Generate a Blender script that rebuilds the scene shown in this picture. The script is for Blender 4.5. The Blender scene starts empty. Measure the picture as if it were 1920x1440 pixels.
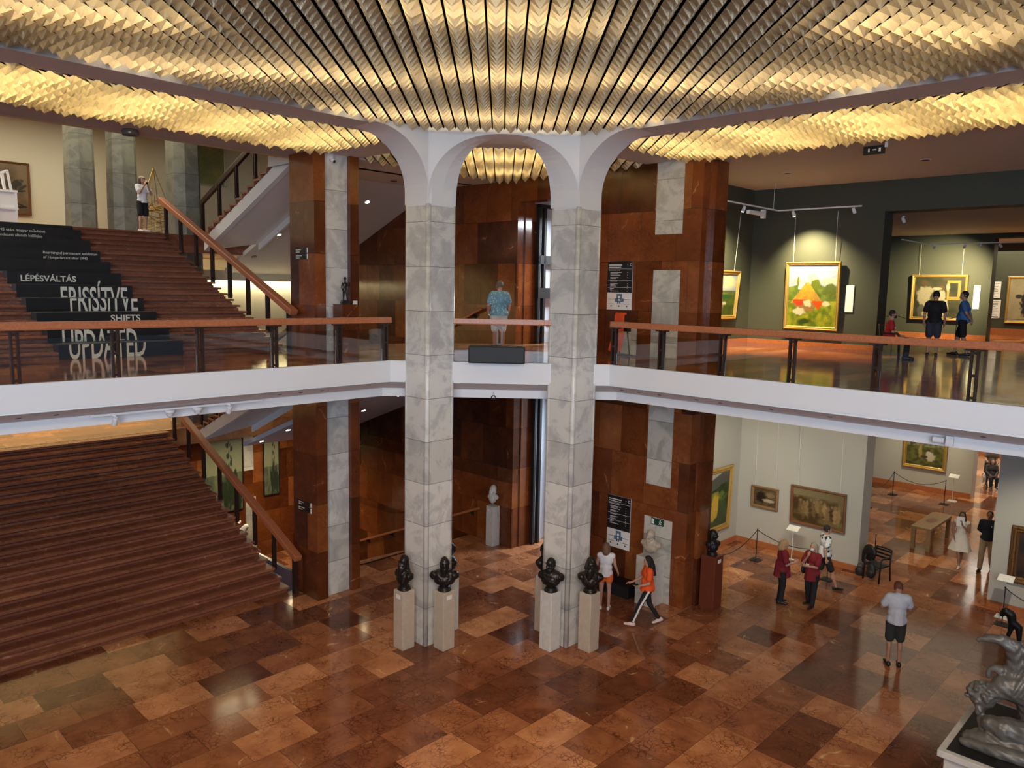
import bpy, bmesh, math, random
from math import sin, cos, pi, radians, sqrt, atan2, hypot
from mathutils import Vector, Matrix, noise as mnoise
random.seed(7)
scn = bpy.context.scene
COL = scn.collection
S2 = sqrt(0.5)
UF = 6.2          # upper floor level
ZC = 10.9         # hall ceiling level
ZB = 5.36         # ground floor ceiling under the gallery
def W(u, v, z=0.0):
    """building grid (turned 45 degrees) -> world"""
    return Vector(((u - v) * S2, (u + v) * S2, z))

# ------------------------------------------------------------------ camera
PITCH, ROLL, YAW, FPX = radians(7.0), radians(1.17), radians(0.9), 1450.0
f = Vector((sin(YAW) * cos(PITCH), cos(YAW) * cos(PITCH), -sin(PITCH)))
r0 = Vector((cos(YAW), -sin(YAW), 0)); u0 = r0.cross(f)
r = r0 * cos(ROLL) + u0 * sin(ROLL); up = r.cross(f)
cam_d = bpy.data.cameras.new('camera'); cam = bpy.data.objects.new('camera', cam_d); COL.objects.link(cam)
cam_d.sensor_width = 36; cam_d.lens = FPX / 1920 * 36; cam_d.clip_start = 0.1; cam_d.clip_end = 300
cam.matrix_world = Matrix(((r.x, up.x, -f.x, 0), (r.y, up.y, -f.y, 0), (r.z, up.z, -f.z, 7.8), (0, 0, 0, 1)))
scn.camera = cam

# ------------------------------------------------------------------ light and exposure
scn.view_settings.view_transform = 'Standard'; scn.view_settings.look = 'None'
scn.view_settings.gamma = 1.0; scn.view_settings.use_curve_mapping = False
scn.view_settings.exposure = 0.85
try:
    scn.cycles.max_bounces = 7; scn.cycles.diffuse_bounces = 3; scn.cycles.glossy_bounces = 4
    scn.cycles.transmission_bounces = 6; scn.cycles.transparent_max_bounces = 10
    scn.cycles.caustics_reflective = False; scn.cycles.caustics_refractive = False
    scn.cycles.sample_clamp_indirect = 6.0; scn.cycles.blur_glossy = 0.5
    scn.cycles.use_denoising = True; scn.cycles.use_adaptive_sampling = True; scn.cycles.adaptive_threshold = 0.03
except Exception: pass
world = bpy.data.worlds.new('world'); scn.world = world; world.use_nodes = True
world.node_tree.nodes['Background'].inputs[0].default_value = (0.55, 0.68, 1.0, 1)
world.node_tree.nodes['Background'].inputs[1].default_value = 0.12

def lamp(kind, name, loc, power, color, **k):
    d = bpy.data.lights.new(name, kind); o = bpy.data.objects.new(name, d); COL.objects.link(o)
    o.location = loc; d.energy = power; d.color = color
    for a, b in k.items():
        if a == 'aim': o.rotation_euler = (Vector(b) - Vector(loc)).to_track_quat('-Z', 'Y').to_euler()
        elif a == 'rz': o.rotation_euler = (0, 0, b)
        else: setattr(d, a, b)
    return o
# daylight through the tall windows of the entrance front, behind the viewpoint
lamp('AREA', 'window_daylight', (0.0, -9.6, 8.6), 1750, (0.66, 0.81, 1.0), shape='RECTANGLE', size=13, size_y=5.5, aim=(0, 10, 5.5))
lamp('AREA', 'door_daylight', (0.0, -9.4, 2.6), 230, (0.66, 0.81, 1.0), shape='RECTANGLE', size=10, size_y=3.6, aim=(0, 12, 1.5))
# stair hall: area lamps added to brighten the hall, landings and stair wells
lamp('AREA', 'stair_hall_light', W(4.0, 26.5, 13.2), 330, (1.0, 0.90, 0.66), shape='RECTANGLE', size=14, size_y=5, rz=radians(45))
lamp('AREA', 'landing_wall_fill', W(4.0, 26.8, 8.5), 430, (1.0, 0.80, 0.45), shape='RECTANGLE', size=14, size_y=1.2, aim=W(4.0, 31.0, 4.6))  # added lamp aimed at the back wall that the landing floor reflects
lamp('AREA', 'side_hall_light', W(13.8, 26.6, 7.9), 120, (1.0, 0.86, 0.55), shape='RECTANGLE', size=4, size_y=1.2, rz=radians(45))
lamp('AREA', 'basement_light', W(13.6, 25.4, 1.9), 110, (1.0, 0.84, 0.55), shape='RECTANGLE', size=5, size_y=1.0, rz=radians(45))
lamp('AREA', 'side_stair_light', W(14.5, 19.8, 13.3), 120, (1.0, 0.88, 0.7), shape='RECTANGLE', size=3, size_y=2, rz=radians(45))
# warm fill spots added over the viewpoint to brighten the foreground floor, no fixtures
for fx in (-4.5, 0.0, 4.5):
    lamp('SPOT', 'floor_fill_spot', (fx, 1.0, 10.3), 900, (1.0, 0.74, 0.50), spot_size=radians(80), spot_blend=1.0, shadow_soft_size=0.35, aim=(fx * 0.9, 11.5, 0))
# lamps of the rooms beyond the galleries
lamp('AREA', 'back_room_light', W(28.5, 7.0, 5.3), 110, (1.0, 0.83, 0.58), shape='RECTANGLE', size=9, size_y=8, rz=radians(45))
lamp('AREA', 'back_room_light', W(39.0, 8.0, 5.3), 420, (1.0, 0.92, 0.78), shape='RECTANGLE', size=9, size_y=9, rz=radians(45))
lamp('AREA', 'upper_room_light', W(38.0, 7.5, 9.9), 160, (1.0, 0.85, 0.55), shape='RECTANGLE', size=5, size_y=4, rz=radians(45))
lamp('AREA', 'centre_room_light', W(18.8, 13.8, 9.9), 260, (0.85, 0.92, 1.0), shape='RECTANGLE', size=1.5, size_y=1.5, rz=radians(45))
lamp('AREA', 'centre_room_light', W(19.5, 14.0, 4.6), 260, (0.75, 0.87, 1.0), shape='RECTANGLE', size=1.5, size_y=1.5, rz=radians(45))

# ------------------------------------------------------------------ materials
def nt(name):
    m = bpy.data.materials.new(name); m.use_nodes = True
    t = m.node_tree; t.nodes.clear()
    out = t.nodes.new('ShaderNodeOutputMaterial'); return m, t, out
def N(t, kind, **k):
    n = t.nodes.new(kind)
    for a, b in k.items():
        if a.startswith('i_'):
            key = a[2:]; key = int(key) if key.isdigit() else key.replace('_', ' ')
            n.inputs[key].default_value = b
        else: setattr(n, a, b)
    return n
def L(t, a, b): t.links.new(a, b)
def plain(name, col, rough=0.5, metal=0.0, spec=0.5, bump=0.0, bscale=40, var=0.0, vscale=6, coat=0.0):
    m, t, out = nt(name)
    p = N(t, 'ShaderNodeBsdfPrincipled'); p.inputs['Roughness'].default_value = rough
    p.inputs['Metallic'].default_value = metal; p.inputs['Specular IOR Level'].default_value = spec
    p.inputs['Coat Weight'].default_value = coat; p.inputs['Coat Roughness'].default_value = 0.08
    p.inputs['Base Color'].default_value = (*col, 1)
    if var or bump:
        tc = N(t, 'ShaderNodeTexCoord')
        if var:
            nz = N(t, 'ShaderNodeTexNoise', i_Scale=vscale, i_Detail=5.0, i_Roughness=0.6); L(t, tc.outputs['Object'], nz.inputs['Vector'])
            mx = N(t, 'ShaderNodeMix', data_type='RGBA')
            mx.inputs[6].default_value = (*[c * (1 - var) for c in col], 1); mx.inputs[7].default_value = (*[min(1, c * (1 + var)) for c in col], 1)
            L(t, nz.outputs['Fac'], mx.inputs[0]); L(t, mx.outputs[2], p.inputs['Base Color'])
        if bump:
            nb = N(t, 'ShaderNodeTexNoise', i_Scale=bscale, i_Detail=3.0); L(t, tc.outputs['Object'], nb.inputs['Vector'])
            b = N(t, 'ShaderNodeBump', i_Strength=bump, i_Distance=0.02); L(t, nb.outputs['Fac'], b.inputs['Height']); L(t, b.outputs['Normal'], p.inputs['Normal'])
    L(t, p.outputs[0], out.inputs[0]); return m
def emis(name, col, s):
    m, t, out = nt(name); e = N(t, 'ShaderNodeEmission'); e.inputs[0].default_value = (*col, 1); e.inputs[1].default_value = s
    L(t, e.outputs[0], out.inputs[0]); return m
def stone(name, mode, tile, ramp, rough=0.12, offset=0.37, mortar=0.004, vein=1.0, crack=1.0, freq=2, light_vein=0.5, mcol=(0.02, 0.008, 0.004), spec=0.5, coat=0.0, bias=0.0, zo=0.0):
    """polished stone slabs: mode 'floor' lays tiles in u,v - 'wall' lays them along the wall and up"""
    m, t, out = nt(name)
    tc = N(t, 'ShaderNodeTexCoord'); sp = N(t, 'ShaderNodeSeparateXYZ'); L(t, tc.outputs['Object'], sp.inputs[0])
    cb = N(t, 'ShaderNodeCombineXYZ')
    if mode == 'floor': L(t, sp.outputs['X'], cb.inputs[0]); L(t, sp.outputs['Y'], cb.inputs[1])
    else:
        ad = N(t, 'ShaderNodeMath', operation='ADD'); L(t, sp.outputs['X'], ad.inputs[0]); L(t, sp.outputs['Y'], ad.inputs[1])
        L(t, ad.outputs[0], cb.inputs[0]); za = N(t, 'ShaderNodeMath', operation='ADD', i_1=zo); L(t, sp.outputs['Z'], za.inputs[0]); L(t, za.outputs[0], cb.inputs[1])
    br = N(t, 'ShaderNodeTexBrick', offset=offset, offset_frequency=freq, squash=0.72, squash_frequency=3)
    br.inputs['Color1'].default_value = (0, 0, 0, 1); br.inputs['Color2'].default_value = (1, 1, 1, 1); br.inputs['Mortar'].default_value = (0.5, 0.5, 0.5, 1)
    br.inputs['Scale'].default_value = 1.0; br.inputs['Mortar Size'].default_value = mortar; br.inputs['Mortar Smooth'].default_value = 0.1
    br.inputs['Brick Width'].default_value = tile[0]; br.inputs['Row Height'].default_value = tile[1]; br.inputs['Bias'].default_value = bias
    L(t, cb.outputs[0], br.inputs['Vector'])
    tone = N(t, 'ShaderNodeSeparateColor'); L(t, br.outputs['Color'], tone.inputs[0])
    w = N(t, 'ShaderNodeMath', operation='MULTIPLY', i_1=17.0); L(t, tone.outputs[0], w.inputs[0])
    n1 = N(t, 'ShaderNodeTexNoise', noise_dimensions='4D', i_Scale=1.6, i_Detail=8.0, i_Roughness=0.62, i_Distortion=0.6); L(t, tc.outputs['Object'], n1.inputs['Vector']); L(t, w.outputs[0], n1.inputs['W'])
    # cracks: voronoi edges over a warped coordinate
    n2 = N(t, 'ShaderNodeTexNoise', noise_dimensions='4D', i_Scale=2.2, i_Detail=4.0); L(t, tc.outputs['Object'], n2.inputs['Vector']); L(t, w.outputs[0], n2.inputs['W'])
    vm = N(t, 'ShaderNodeVectorMath', operation='SCALE'); vm.inputs['Scale'].default_value = 0.45; L(t, n2.outputs['Color'], vm.inputs[0])
    va = N(t, 'ShaderNodeVectorMath', operation='ADD'); L(t, tc.outputs['Object'], va.inputs[0]); L(t, vm.outputs[0], va.inputs[1])
    vo = N(t, 'ShaderNodeTexVoronoi', feature='DISTANCE_TO_EDGE', voronoi_dimensions='4D', i_Scale=5.5 * vein); L(t, va.outputs[0], vo.inputs['Vector']); L(t, w.outputs[0], vo.inputs['W'])
    cr = N(t, 'ShaderNodeMapRange', i_1=0.0, i_2=0.07, i_3=1.0, i_4=0.0); L(t, vo.outputs['Distance'], cr.inputs[0])
    amt = N(t, 'ShaderNodeMapRange', i_1=0.42, i_2=0.62, i_3=0.0, i_4=1.0); L(t, n2.outputs['Fac'], amt.inputs[0])
    ca = N(t, 'ShaderNodeMath', operation='MULTIPLY'); L(t, cr.outputs[0], ca.inputs[0]); L(t, amt.outputs[0], ca.inputs[1])
    cs = N(t, 'ShaderNodeMath', operation='MULTIPLY', i_1=0.62 * crack); L(t, ca.outputs[0], cs.inputs[0])
    # tone: tile tone mixed with cloudy noise
    mt = N(t, 'ShaderNodeMath', operation='MULTIPLY', i_1=0.72); L(t, tone.outputs[0], mt.inputs[0])
    mn = N(t, 'ShaderNodeMath', operation='MULTIPLY_ADD', i_1=0.9, i_2=-0.31); L(t, n1.outputs['Fac'], mn.inputs[0])
    sm = N(t, 'ShaderNodeMath', operation='ADD', use_clamp=True); L(t, mt.outputs[0], sm.inputs[0]); L(t, mn.outputs[0], sm.inputs[1])
    rp = N(t, 'ShaderNodeValToRGB'); L(t, sm.outputs[0], rp.inputs[0])
    el = rp.color_ramp.elements
    while len(el) < len(ramp): el.new(0.5)
    for e, (p_, c_) in zip(el, ramp): e.position = p_; e.color = (*c_, 1)
    dk = N(t, 'ShaderNodeMix', data_type='RGBA', blend_type='MULTIPLY'); L(t, cs.outputs[0], dk.inputs[0]); L(t, rp.outputs[0], dk.inputs[6]); dk.inputs[7].default_value = (0.30, 0.2, 0.16, 1)
    # few pale veins
    vp = N(t, 'ShaderNodeTexVoronoi', feature='DISTANCE_TO_EDGE', voronoi_dimensions='4D', i_Scale=0.55); L(t, va.outputs[0], vp.inputs['Vector']); L(t, w.outputs[0], vp.inputs['W'])
    pr = N(t, 'ShaderNodeMapRange', i_1=0.0, i_2=0.009, i_3=light_vein, i_4=0.0); L(t, vp.outputs['Distance'], pr.inputs[0])
    am2 = N(t, 'ShaderNodeMapRange', i_1=0.55, i_2=0.65, i_3=0.0, i_4=1.0); L(t, n1.outputs['Fac'], am2.inputs[0])
    pm = N(t, 'ShaderNodeMath', operation='MULTIPLY'); L(t, pr.outputs[0], pm.inputs[0]); L(t, am2.outputs[0], pm.inputs[1])
    lv = N(t, 'ShaderNodeMix', data_type='RGBA'); L(t, pm.outputs[0], lv.inputs[0]); L(t, dk.outputs[2], lv.inputs[6]); lv.inputs[7].default_value = (*[min(1, c * 2.4 + 0.1) for c in ramp[-1][1]], 1)
    mo = N(t, 'ShaderNodeMix', data_type='RGBA'); L(t, br.outputs['Fac'], mo.inputs[0]); L(t, lv.outputs[2], mo.inputs[6]); mo.inputs[7].default_value = (*mcol, 1)
    p = N(t, 'ShaderNodeBsdfPrincipled'); L(t, mo.outputs[2], p.inputs['Base Color'])
    p.inputs['Specular IOR Level'].default_value = spec; p.inputs['Coat Weight'].default_value = coat; p.inputs['Coat Roughness'].default_value = 0.05
    rr = N(t, 'ShaderNodeMapRange', i_1=0.3, i_2=0.7, i_3=rough * 0.8, i_4=rough * 1.3); L(t, n2.outputs['Fac'], rr.inputs[0]); L(t, rr.outputs[0], p.inputs['Roughness'])
    nb = N(t, 'ShaderNodeTexNoise', i_Scale=1.3, i_Detail=2.0); L(t, tc.outputs['Object'], nb.inputs['Vector'])
    b = N(t, 'ShaderNodeBump', i_Strength=0.06, i_Distance=0.03); L(t, nb.outputs['Fac'], b.inputs['Height']); L(t, b.outputs['Normal'], p.inputs['Normal'])
    L(t, p.outputs[0], out.inputs[0]); return m
def pale_marble(name, base, dark, joint=0.92, jz=0.07, rough=0.28, vscale=1.5):
    m, t, out = nt(name)
    tc = N(t, 'ShaderNodeTexCoord'); sp = N(t, 'ShaderNodeSeparateXYZ'); L(t, tc.outputs['Object'], sp.inputs[0])
    zz = N(t, 'ShaderNodeMath', operation='MULTIPLY_ADD', i_1=1.0 / joint, i_2=jz); L(t, sp.outputs['Z'], zz.inputs[0])
    fr = N(t, 'ShaderNodeMath', operation='FRACT'); L(t, zz.outputs[0], fr.inputs[0]); fl = N(t, 'ShaderNodeMath', operation='FLOOR'); L(t, zz.outputs[0], fl.inputs[0])
    jl = N(t, 'ShaderNodeMath', operation='LESS_THAN', i_1=0.011 / joint); L(t, fr.outputs[0], jl.inputs[0])
    wn = N(t, 'ShaderNodeTexWhiteNoise', noise_dimensions='1D'); L(t, fl.outputs[0], wn.inputs['W'])
    w9 = N(t, 'ShaderNodeMath', operation='MULTIPLY', i_1=9.0); L(t, wn.outputs['Value'], w9.inputs[0])
    n1 = N(t, 'ShaderNodeTexNoise', noise_dimensions='4D', i_Scale=vscale, i_Detail=9.0, i_Roughness=0.65, i_Distortion=1.3); L(t, tc.outputs['Object'], n1.inputs['Vector']); L(t, w9.outputs[0], n1.inputs['W'])
    rp = N(t, 'ShaderNodeValToRGB'); el = rp.color_ramp.elements; el.new(0.5); el.new(0.6)
    for e, (p_, c_) in zip(el, ((0.36, dark), (0.48, tuple((a + b) / 2 for a, b in zip(base, dark))), (0.53, base), (0.75, tuple(min(1, c * 1.06) for c in base)))): e.position = p_; e.color = (*c_, 1)
    L(t, n1.outputs['Fac'], rp.inputs[0])
    hv = N(t, 'ShaderNodeMapRange', i_3=0.86, i_4=1.08); L(t, wn.outputs['Value'], hv.inputs[0])
    mu = N(t, 'ShaderNodeVectorMath', operation='SCALE'); L(t, rp.outputs[0], mu.inputs[0]); L(t, hv.outputs[0], mu.inputs['Scale'])
    jm = N(t, 'ShaderNodeMix', data_type='RGBA'); L(t, jl.outputs[0], jm.inputs[0]); L(t, mu.outputs[0], jm.inputs[6]); jm.inputs[7].default_value = (*[c * 0.35 for c in dark], 1)
    p = N(t, 'ShaderNodeBsdfPrincipled', i_Roughness=rough); L(t, jm.outputs[2], p.inputs['Base Color']); L(t, p.outputs[0], out.inputs[0]); return m

RED = ((0.0, (0.050, 0.013, 0.005)), (0.35, (0.115, 0.030, 0.009)), (0.65, (0.205, 0.055, 0.014)), (1.0, (0.33, 0.115, 0.034)))
FLR = ((0.0, (0.095, 0.033, 0.018)), (0.35, (0.22, 0.076, 0.034)), (0.65, (0.40, 0.155, 0.066)), (1.0, (0.70, 0.33, 0.15)))
M = {}
M['wallstone'] = stone('red_limestone_slabs', 'wall', (1.02, 1.22), RED, rough=0.15, vein=1.7, crack=0.8, mortar=0.003)
M['pierstone'] = stone('red_limestone_pier', 'wall', (1.9, 1.22), RED, rough=0.15, vein=1.9, crack=0.8, mortar=0.003)
M['floor'] = stone('polished_red_stone_floor', 'floor', (1.22, 0.80), FLR, rough=0.12, vein=1.5, crack=1.5, mortar=0.003, coat=0.0, spec=0.28)
M['ufloor'] = stone('polished_gallery_floor', 'floor', (1.5, 0.5), tuple((p, tuple(c * k for c, k in zip(q, (1.15, 1.12, 0.95)))) for p, q in FLR), rough=0.10, vein=1.0, crack=0.3, mortar=0.002, coat=0.15, spec=0.4)
M['step'] = stone('red_stone_steps', 'wall', (2.6, 0.148), ((0.0, (0.22, 0.076, 0.044)), (0.5, (0.27, 0.096, 0.053)), (1.0, (0.42, 0.165, 0.085))), rough=0.26, vein=2.4, crack=0.7, mortar=0.001, zo=0.062)
M['rail'] = plain('red_marble_rail', (0.46, 0.155, 0.065), 0.34, var=0.45, vscale=26)
M['skirt'] = plain('red_stone_skirting', (0.38, 0.13, 0.05), 0.3, var=0.4, vscale=14)
M['marble'] = pale_marble('pale_grey_marble', (0.68, 0.67, 0.62), (0.46, 0.46, 0.45))
M['pmarble'] = pale_marble('cream_marble_panel', (0.62, 0.60, 0.52), (0.40, 0.39, 0.34), joint=0.98, jz=0.3)
M['pillar'] = pale_marble('grey_pillar_stone', (0.21, 0.21, 0.17), (0.13, 0.13, 0.115), joint=1.05, jz=0.2, rough=0.5)
M['ped'] = plain('beige_stone', (0.52, 0.45, 0.36), 0.45, var=0.22, vscale=9)
M['pedwhite'] = plain('white_veined_stone', (0.66, 0.66, 0.62), 0.4, var=0.25, vscale=7)
M['white'] = plain('white_plaster', (0.80, 0.80, 0.80), 0.75)
M['ceil'] = plain('ceiling_plaster', (0.64, 0.62, 0.64), 0.85)
M['cream'] = plain('cream_plaster', (0.78, 0.72, 0.53), 0.85)
M['grey'] = plain('light_grey_paint', (0.43, 0.42, 0.38), 0.85)
M['green'] = plain('dark_green_paint', (0.050, 0.053, 0.036), 0.7)
M['black'] = plain('black_paint', (0.012, 0.012, 0.012), 0.6)
M['panel'] = plain('black_vinyl', (0.010, 0.012, 0.015), 0.35)
M['bronze'] = plain('dark_bronze', (0.030, 0.026, 0.022), 0.32, metal=0.6, var=0.4, vscale=12, bump=0.25, bscale=22)
M['greybronze'] = plain('weathered_grey_bronze', (0.16, 0.152, 0.135), 0.42, metal=0.3, var=0.45, vscale=5, bump=0.5, bscale=9)
M['postm'] = plain('dark_bronze_post', (0.055, 0.030, 0.022), 0.35, metal=0.5)
M['iron'] = plain('black_iron', (0.015, 0.015, 0.015), 0.45, metal=0.3)
M['gold'] = plain('gilt_frame', (0.62, 0.40, 0.11), 0.35, metal=0.7, var=0.3, vscale=30, bump=0.4, bscale=60)
M['woodframe'] = plain('brown_wooden_frame', (0.20, 0.085, 0.035), 0.45, var=0.3, vscale=12)
M['wood'] = plain('oak_wood', (0.26, 0.16, 0.07), 0.45, var=0.3, vscale=10)
M['redwood'] = plain('mahogany_wood', (0.16, 0.040, 0.020), 0.3, var=0.25, vscale=8)
M['whitem'] = plain('white_metal', (0.75, 0.75, 0.75), 0.4)
M['paper'] = plain('white_card', (0.85, 0.84, 0.80), 0.7)
M['letter'] = plain('cream_lettering', (0.86, 0.82, 0.70), 0.6)
M['railgap'] = plain('dark_rail_gap', (0.060, 0.028, 0.012), 0.5, metal=0.4)  # rails and the darkness of the gaps, in one colour
M['lampon'] = emis('lit_lamp', (1.0, 0.86, 0.55), 14)
M['cool'] = plain('pale_blue_white_door', (0.55, 0.60, 0.68), 0.6)
def glass():
    m, t, out = nt('clear_glass')
    a = N(t, 'ShaderNodeBsdfTransparent'); a.inputs[0].default_value = (0.90, 0.92, 0.90, 1)
    g = N(t, 'ShaderNodeBsdfGlossy', i_Roughness=0.02); g.inputs[0].default_value = (1, 1, 1, 1)
    fr = N(t, 'ShaderNodeFresnel', i_IOR=1.45); mx = N(t, 'ShaderNodeMixShader')
    L(t, fr.outputs[0], mx.inputs[0]); L(t, a.outputs[0], mx.inputs[1]); L(t, g.outputs[0], mx.inputs[2]); L(t, mx.outputs[0], out.inputs[0]); return m
M['glass'] = glass()
def gold_shell(name, col, tcol, mixf):
    m, t, out = nt(name)
    tr = N(t, 'ShaderNodeBsdfTranslucent'); tr.inputs[0].default_value = (*tcol, 1)
    p = N(t, 'ShaderNodeBsdfPrincipled'); p.inputs['Base Color'].default_value = (*col, 1); p.inputs['Roughness'].default_value = 0.38; p.inputs['Metallic'].default_value = 0.45
    tc = N(t, 'ShaderNodeTexCoord')
    nb = N(t, 'ShaderNodeTexNoise', i_Scale=30.0, i_Detail=2.0); L(t, tc.outputs['Object'], nb.inputs['Vector'])
    b = N(t, 'ShaderNodeBump', i_Strength=0.5, i_Distance=0.02); L(t, nb.outputs['Fac'], b.inputs['Height'])
    L(t, b.outputs['Normal'], p.inputs['Normal'])
    mx = N(t, 'ShaderNodeMixShader', i_0=mixf); L(t, p.outputs[0], mx.inputs[1]); L(t, tr.outputs[0], mx.inputs[2]); L(t, mx.outputs[0], out.inputs[0]); return m
M['shellA'] = gold_shell('bronze_gold_shell', (0.52, 0.42, 0.27), (0.84, 0.72, 0.50), 0.5)
M['shellB'] = gold_shell('pale_gold_shell', (0.78, 0.66, 0.38), (1.0, 0.84, 0.47), 0.62)

# ------------------------------------------------------------------ mesh helpers
class MB:
    def __init__(s): s.v = []; s.f = []; s.mi = []
    def add(s, vs, fs, mi=0):
        n = len(s.v); s.v += [tuple(p) for p in vs]
        for q in fs: s.f.append(tuple(i + n for i in q)); s.mi.append(mi)
        return s
    def box(s, x0, x1, y0, y1, z0, z1, mi=0):
        x0, x1 = min(x0, x1), max(x0, x1); y0, y1 = min(y0, y1), max(y0, y1); z0, z1 = min(z0, z1), max(z0, z1)
        return s.add([(x0, y0, z0), (x1, y0, z0), (x1, y1, z0), (x0, y1, z0), (x0, y0, z1), (x1, y0, z1), (x1, y1, z1), (x0, y1, z1)],
                     [(0, 3, 2, 1), (4, 5, 6, 7), (0, 1, 5, 4), (1, 2, 6, 5), (2, 3, 7, 6), (3, 0, 4, 7)], mi)
    def prism(s, poly, z0, z1, mi=0):
        n = len(poly)
        a = sum(poly[i][0] * poly[(i + 1) % n][1] - poly[(i + 1) % n][0] * poly[i][1] for i in range(n))
        if a < 0: poly = poly[::-1]
        return s.add([(x, y, z0) for x, y in poly] + [(x, y, z1) for x, y in poly],
                     [tuple(range(n - 1, -1, -1)), tuple(range(n, 2 * n))] + [(i, (i + 1) % n, n + (i + 1) % n, n + i) for i in range(n)], mi)
    def prof(s, pts, axis, a, b, mi=0):
        """extrude closed 2D profile: axis 'x' -> pts are (y,z); axis 'y' -> pts are (x,z)"""
        n = len(pts)
        mk = (lambda p, t: (t, p[0], p[1])) if axis == 'x' else (lambda p, t: (p[0], t, p[1]))
        return s.add([mk(p, a) for p in pts] + [mk(p, b) for p in pts],
                     [tuple(range(n - 1, -1, -1)), tuple(range(n, 2 * n))] + [(i, (i + 1) % n, n + (i + 1) % n, n + i) for i in range(n)], mi)
    def bar(s, p, q, w, h, mi=0, upv=(0, 0, 1)):
        p, q = Vector(p), Vector(q); d = (q - p).normalized(); sd = d.cross(Vector(upv))
        if sd.length < 1e-4: sd = d.cross(Vector((1, 0, 0)))
        sd.normalize(); u_ = sd.cross(d).normalized()
        vs = [c + sd * (a * w / 2) + u_ * (b * h / 2) for c in (p, q) for a, b in ((-1, -1), (1, -1), (1, 1), (-1, 1))]
        return s.add(vs, [(0, 1, 2, 3), (7, 6, 5, 4), (0, 4, 5, 1), (1, 5, 6, 2), (2, 6, 7, 3), (3, 7, 4, 0)], mi)
    def tube(s, pts, rad, seg=8, mi=0, cap=True):
        pts = [Vector(p) for p in pts]; rs = rad if isinstance(rad, (list, tuple)) else [rad] * len(pts)
        vs = []; fs = []; pu = None
        for i, p in enumerate(pts):
            d = (pts[min(i + 1, len(pts) - 1)] - pts[max(i - 1, 0)]).normalized()
            if pu is None:
                pu = d.cross(Vector((0, 0, 1)))
                if pu.length < 1e-3: pu = Vector((1, 0, 0))
            pu = (pu - d * pu.dot(d)).normalized(); w = d.cross(pu)
            for k in range(seg):
                a = 2 * pi * k / seg; vs.append(p + (pu * cos(a) + w * sin(a)) * rs[i])
        for i in range(len(pts) - 1):
            for k in range(seg):
                fs.append((i * seg + k, i * seg + (k + 1) % seg, (i + 1) * seg + (k + 1) % seg, (i + 1) * seg + k))
        if cap: fs.append(tuple(range(seg - 1, -1, -1))); fs.append(tuple(range((len(pts) - 1) * seg, len(pts) * seg)))
        return s.add(vs, fs, mi)
    def lathe(s, prof, seg=20, mi=0, c=(0, 0), sx=1, sy=1):
        vs = []; fs = []
        for r_, z in prof:
            for k in range(seg):
                a = 2 * pi * k / seg; vs.append((c[0] + r_ * cos(a) * sx, c[1] + r_ * sin(a) * sy, z))
        n = len(prof)
        for i in range(n - 1):
            for k in range(seg): fs.append((i * seg + k, i * seg + (k + 1) % seg, (i + 1) * seg + (k + 1) % seg, (i + 1) * seg + k))
        fs.append(tuple(range(seg - 1, -1, -1))); fs.append(tuple(range((n - 1) * seg, n * seg)))
        return s.add(vs, fs, mi)
    def build(s, name, mats, parent=None, smooth=False, loc=None, rz=None, grid=False, bevel=0.0):
        me = bpy.data.meshes.new(name); me.from_pydata(s.v, [], s.f)
        for m_ in (mats if isinstance(mats, (list, tuple)) else [mats]): me.materials.append(M[m_] if isinstance(m_, str) else m_)
        if len(set(s.mi)) > 1: me.polygons.foreach_set('material_index', s.mi)
        if smooth: me.polygons.foreach_set('use_smooth', [True] * len(me.polygons))
        me.update(); me.validate()
        o = bpy.data.objects.new(name, me); COL.objects.link(o)
        if parent is not None: o.parent = parent
        if loc is not None: o.location = loc
        if rz is not None: o.rotation_euler = (0, 0, rz)
        if grid: o.rotation_euler = (0, 0, radians(45))
        if bevel:
            b = o.modifiers.new('bevel', 'BEVEL'); b.width = bevel; b.segments = 2; b.limit_method = 'ANGLE'; b.angle_limit = radians(50)
        return o
def struct(name, mb, mats, grid=True, **k):
    o = mb.build(name, mats, grid=grid, **k); o['kind'] = 'structure'; return o
def thing(name, label, cat, loc=(0, 0, 0), rz=0.0, group=None):
    o = bpy.data.objects.new(name, None); COL.objects.link(o); o.empty_display_size = 0.2
    o.location = loc; o.rotation_euler = (0, 0, rz); o['label'] = label; o['category'] = cat
    if group: o['group'] = group
    return o
def tag(o, label, cat, group=None, kind=None):
    o['label'] = label; o['category'] = cat
    if group: o['group'] = group
    if kind: o['kind'] = kind
    return o
def dup(root, label, loc=None, rz=None, group=None):
    c0 = root.copy(); COL.objects.link(c0)
    if loc is not None: c0.location = loc
    if rz is not None: c0.rotation_euler = (0, 0, rz)
    c0['label'] = label
    if group: c0['group'] = group
    for ch in list(root.children):
        c = ch.copy(); COL.objects.link(c); c.parent = c0
        for g in list(ch.children):
            d = g.copy(); COL.objects.link(d); d.parent = c
    return c0
def text_mesh(body, size, depth=0.004, align='LEFT', sx=1.0, sy=1.0, spacing=1.0, bold=0.0):
    """returns verts, faces of a text laid in the XY plane (mesh taken from a font curve)"""
    cu = bpy.data.curves.new('text', 'FONT'); cu.body = body; cu.size = size; cu.extrude = depth; cu.align_x = align
    cu.space_character = spacing; cu.offset = bold; cu.resolution_u = 3
    o = bpy.data.objects.new('text', cu)
    me = bpy.data.meshes.new_from_object(o)
    vs = [(v.co.x * sx, v.co.y * sy, v.co.z) for v in me.vertices]; fs = [tuple(p.vertices) for p in me.polygons]
    bpy.data.objects.remove(o); bpy.data.curves.remove(cu); bpy.data.meshes.remove(me)
    return vs, fs
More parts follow.
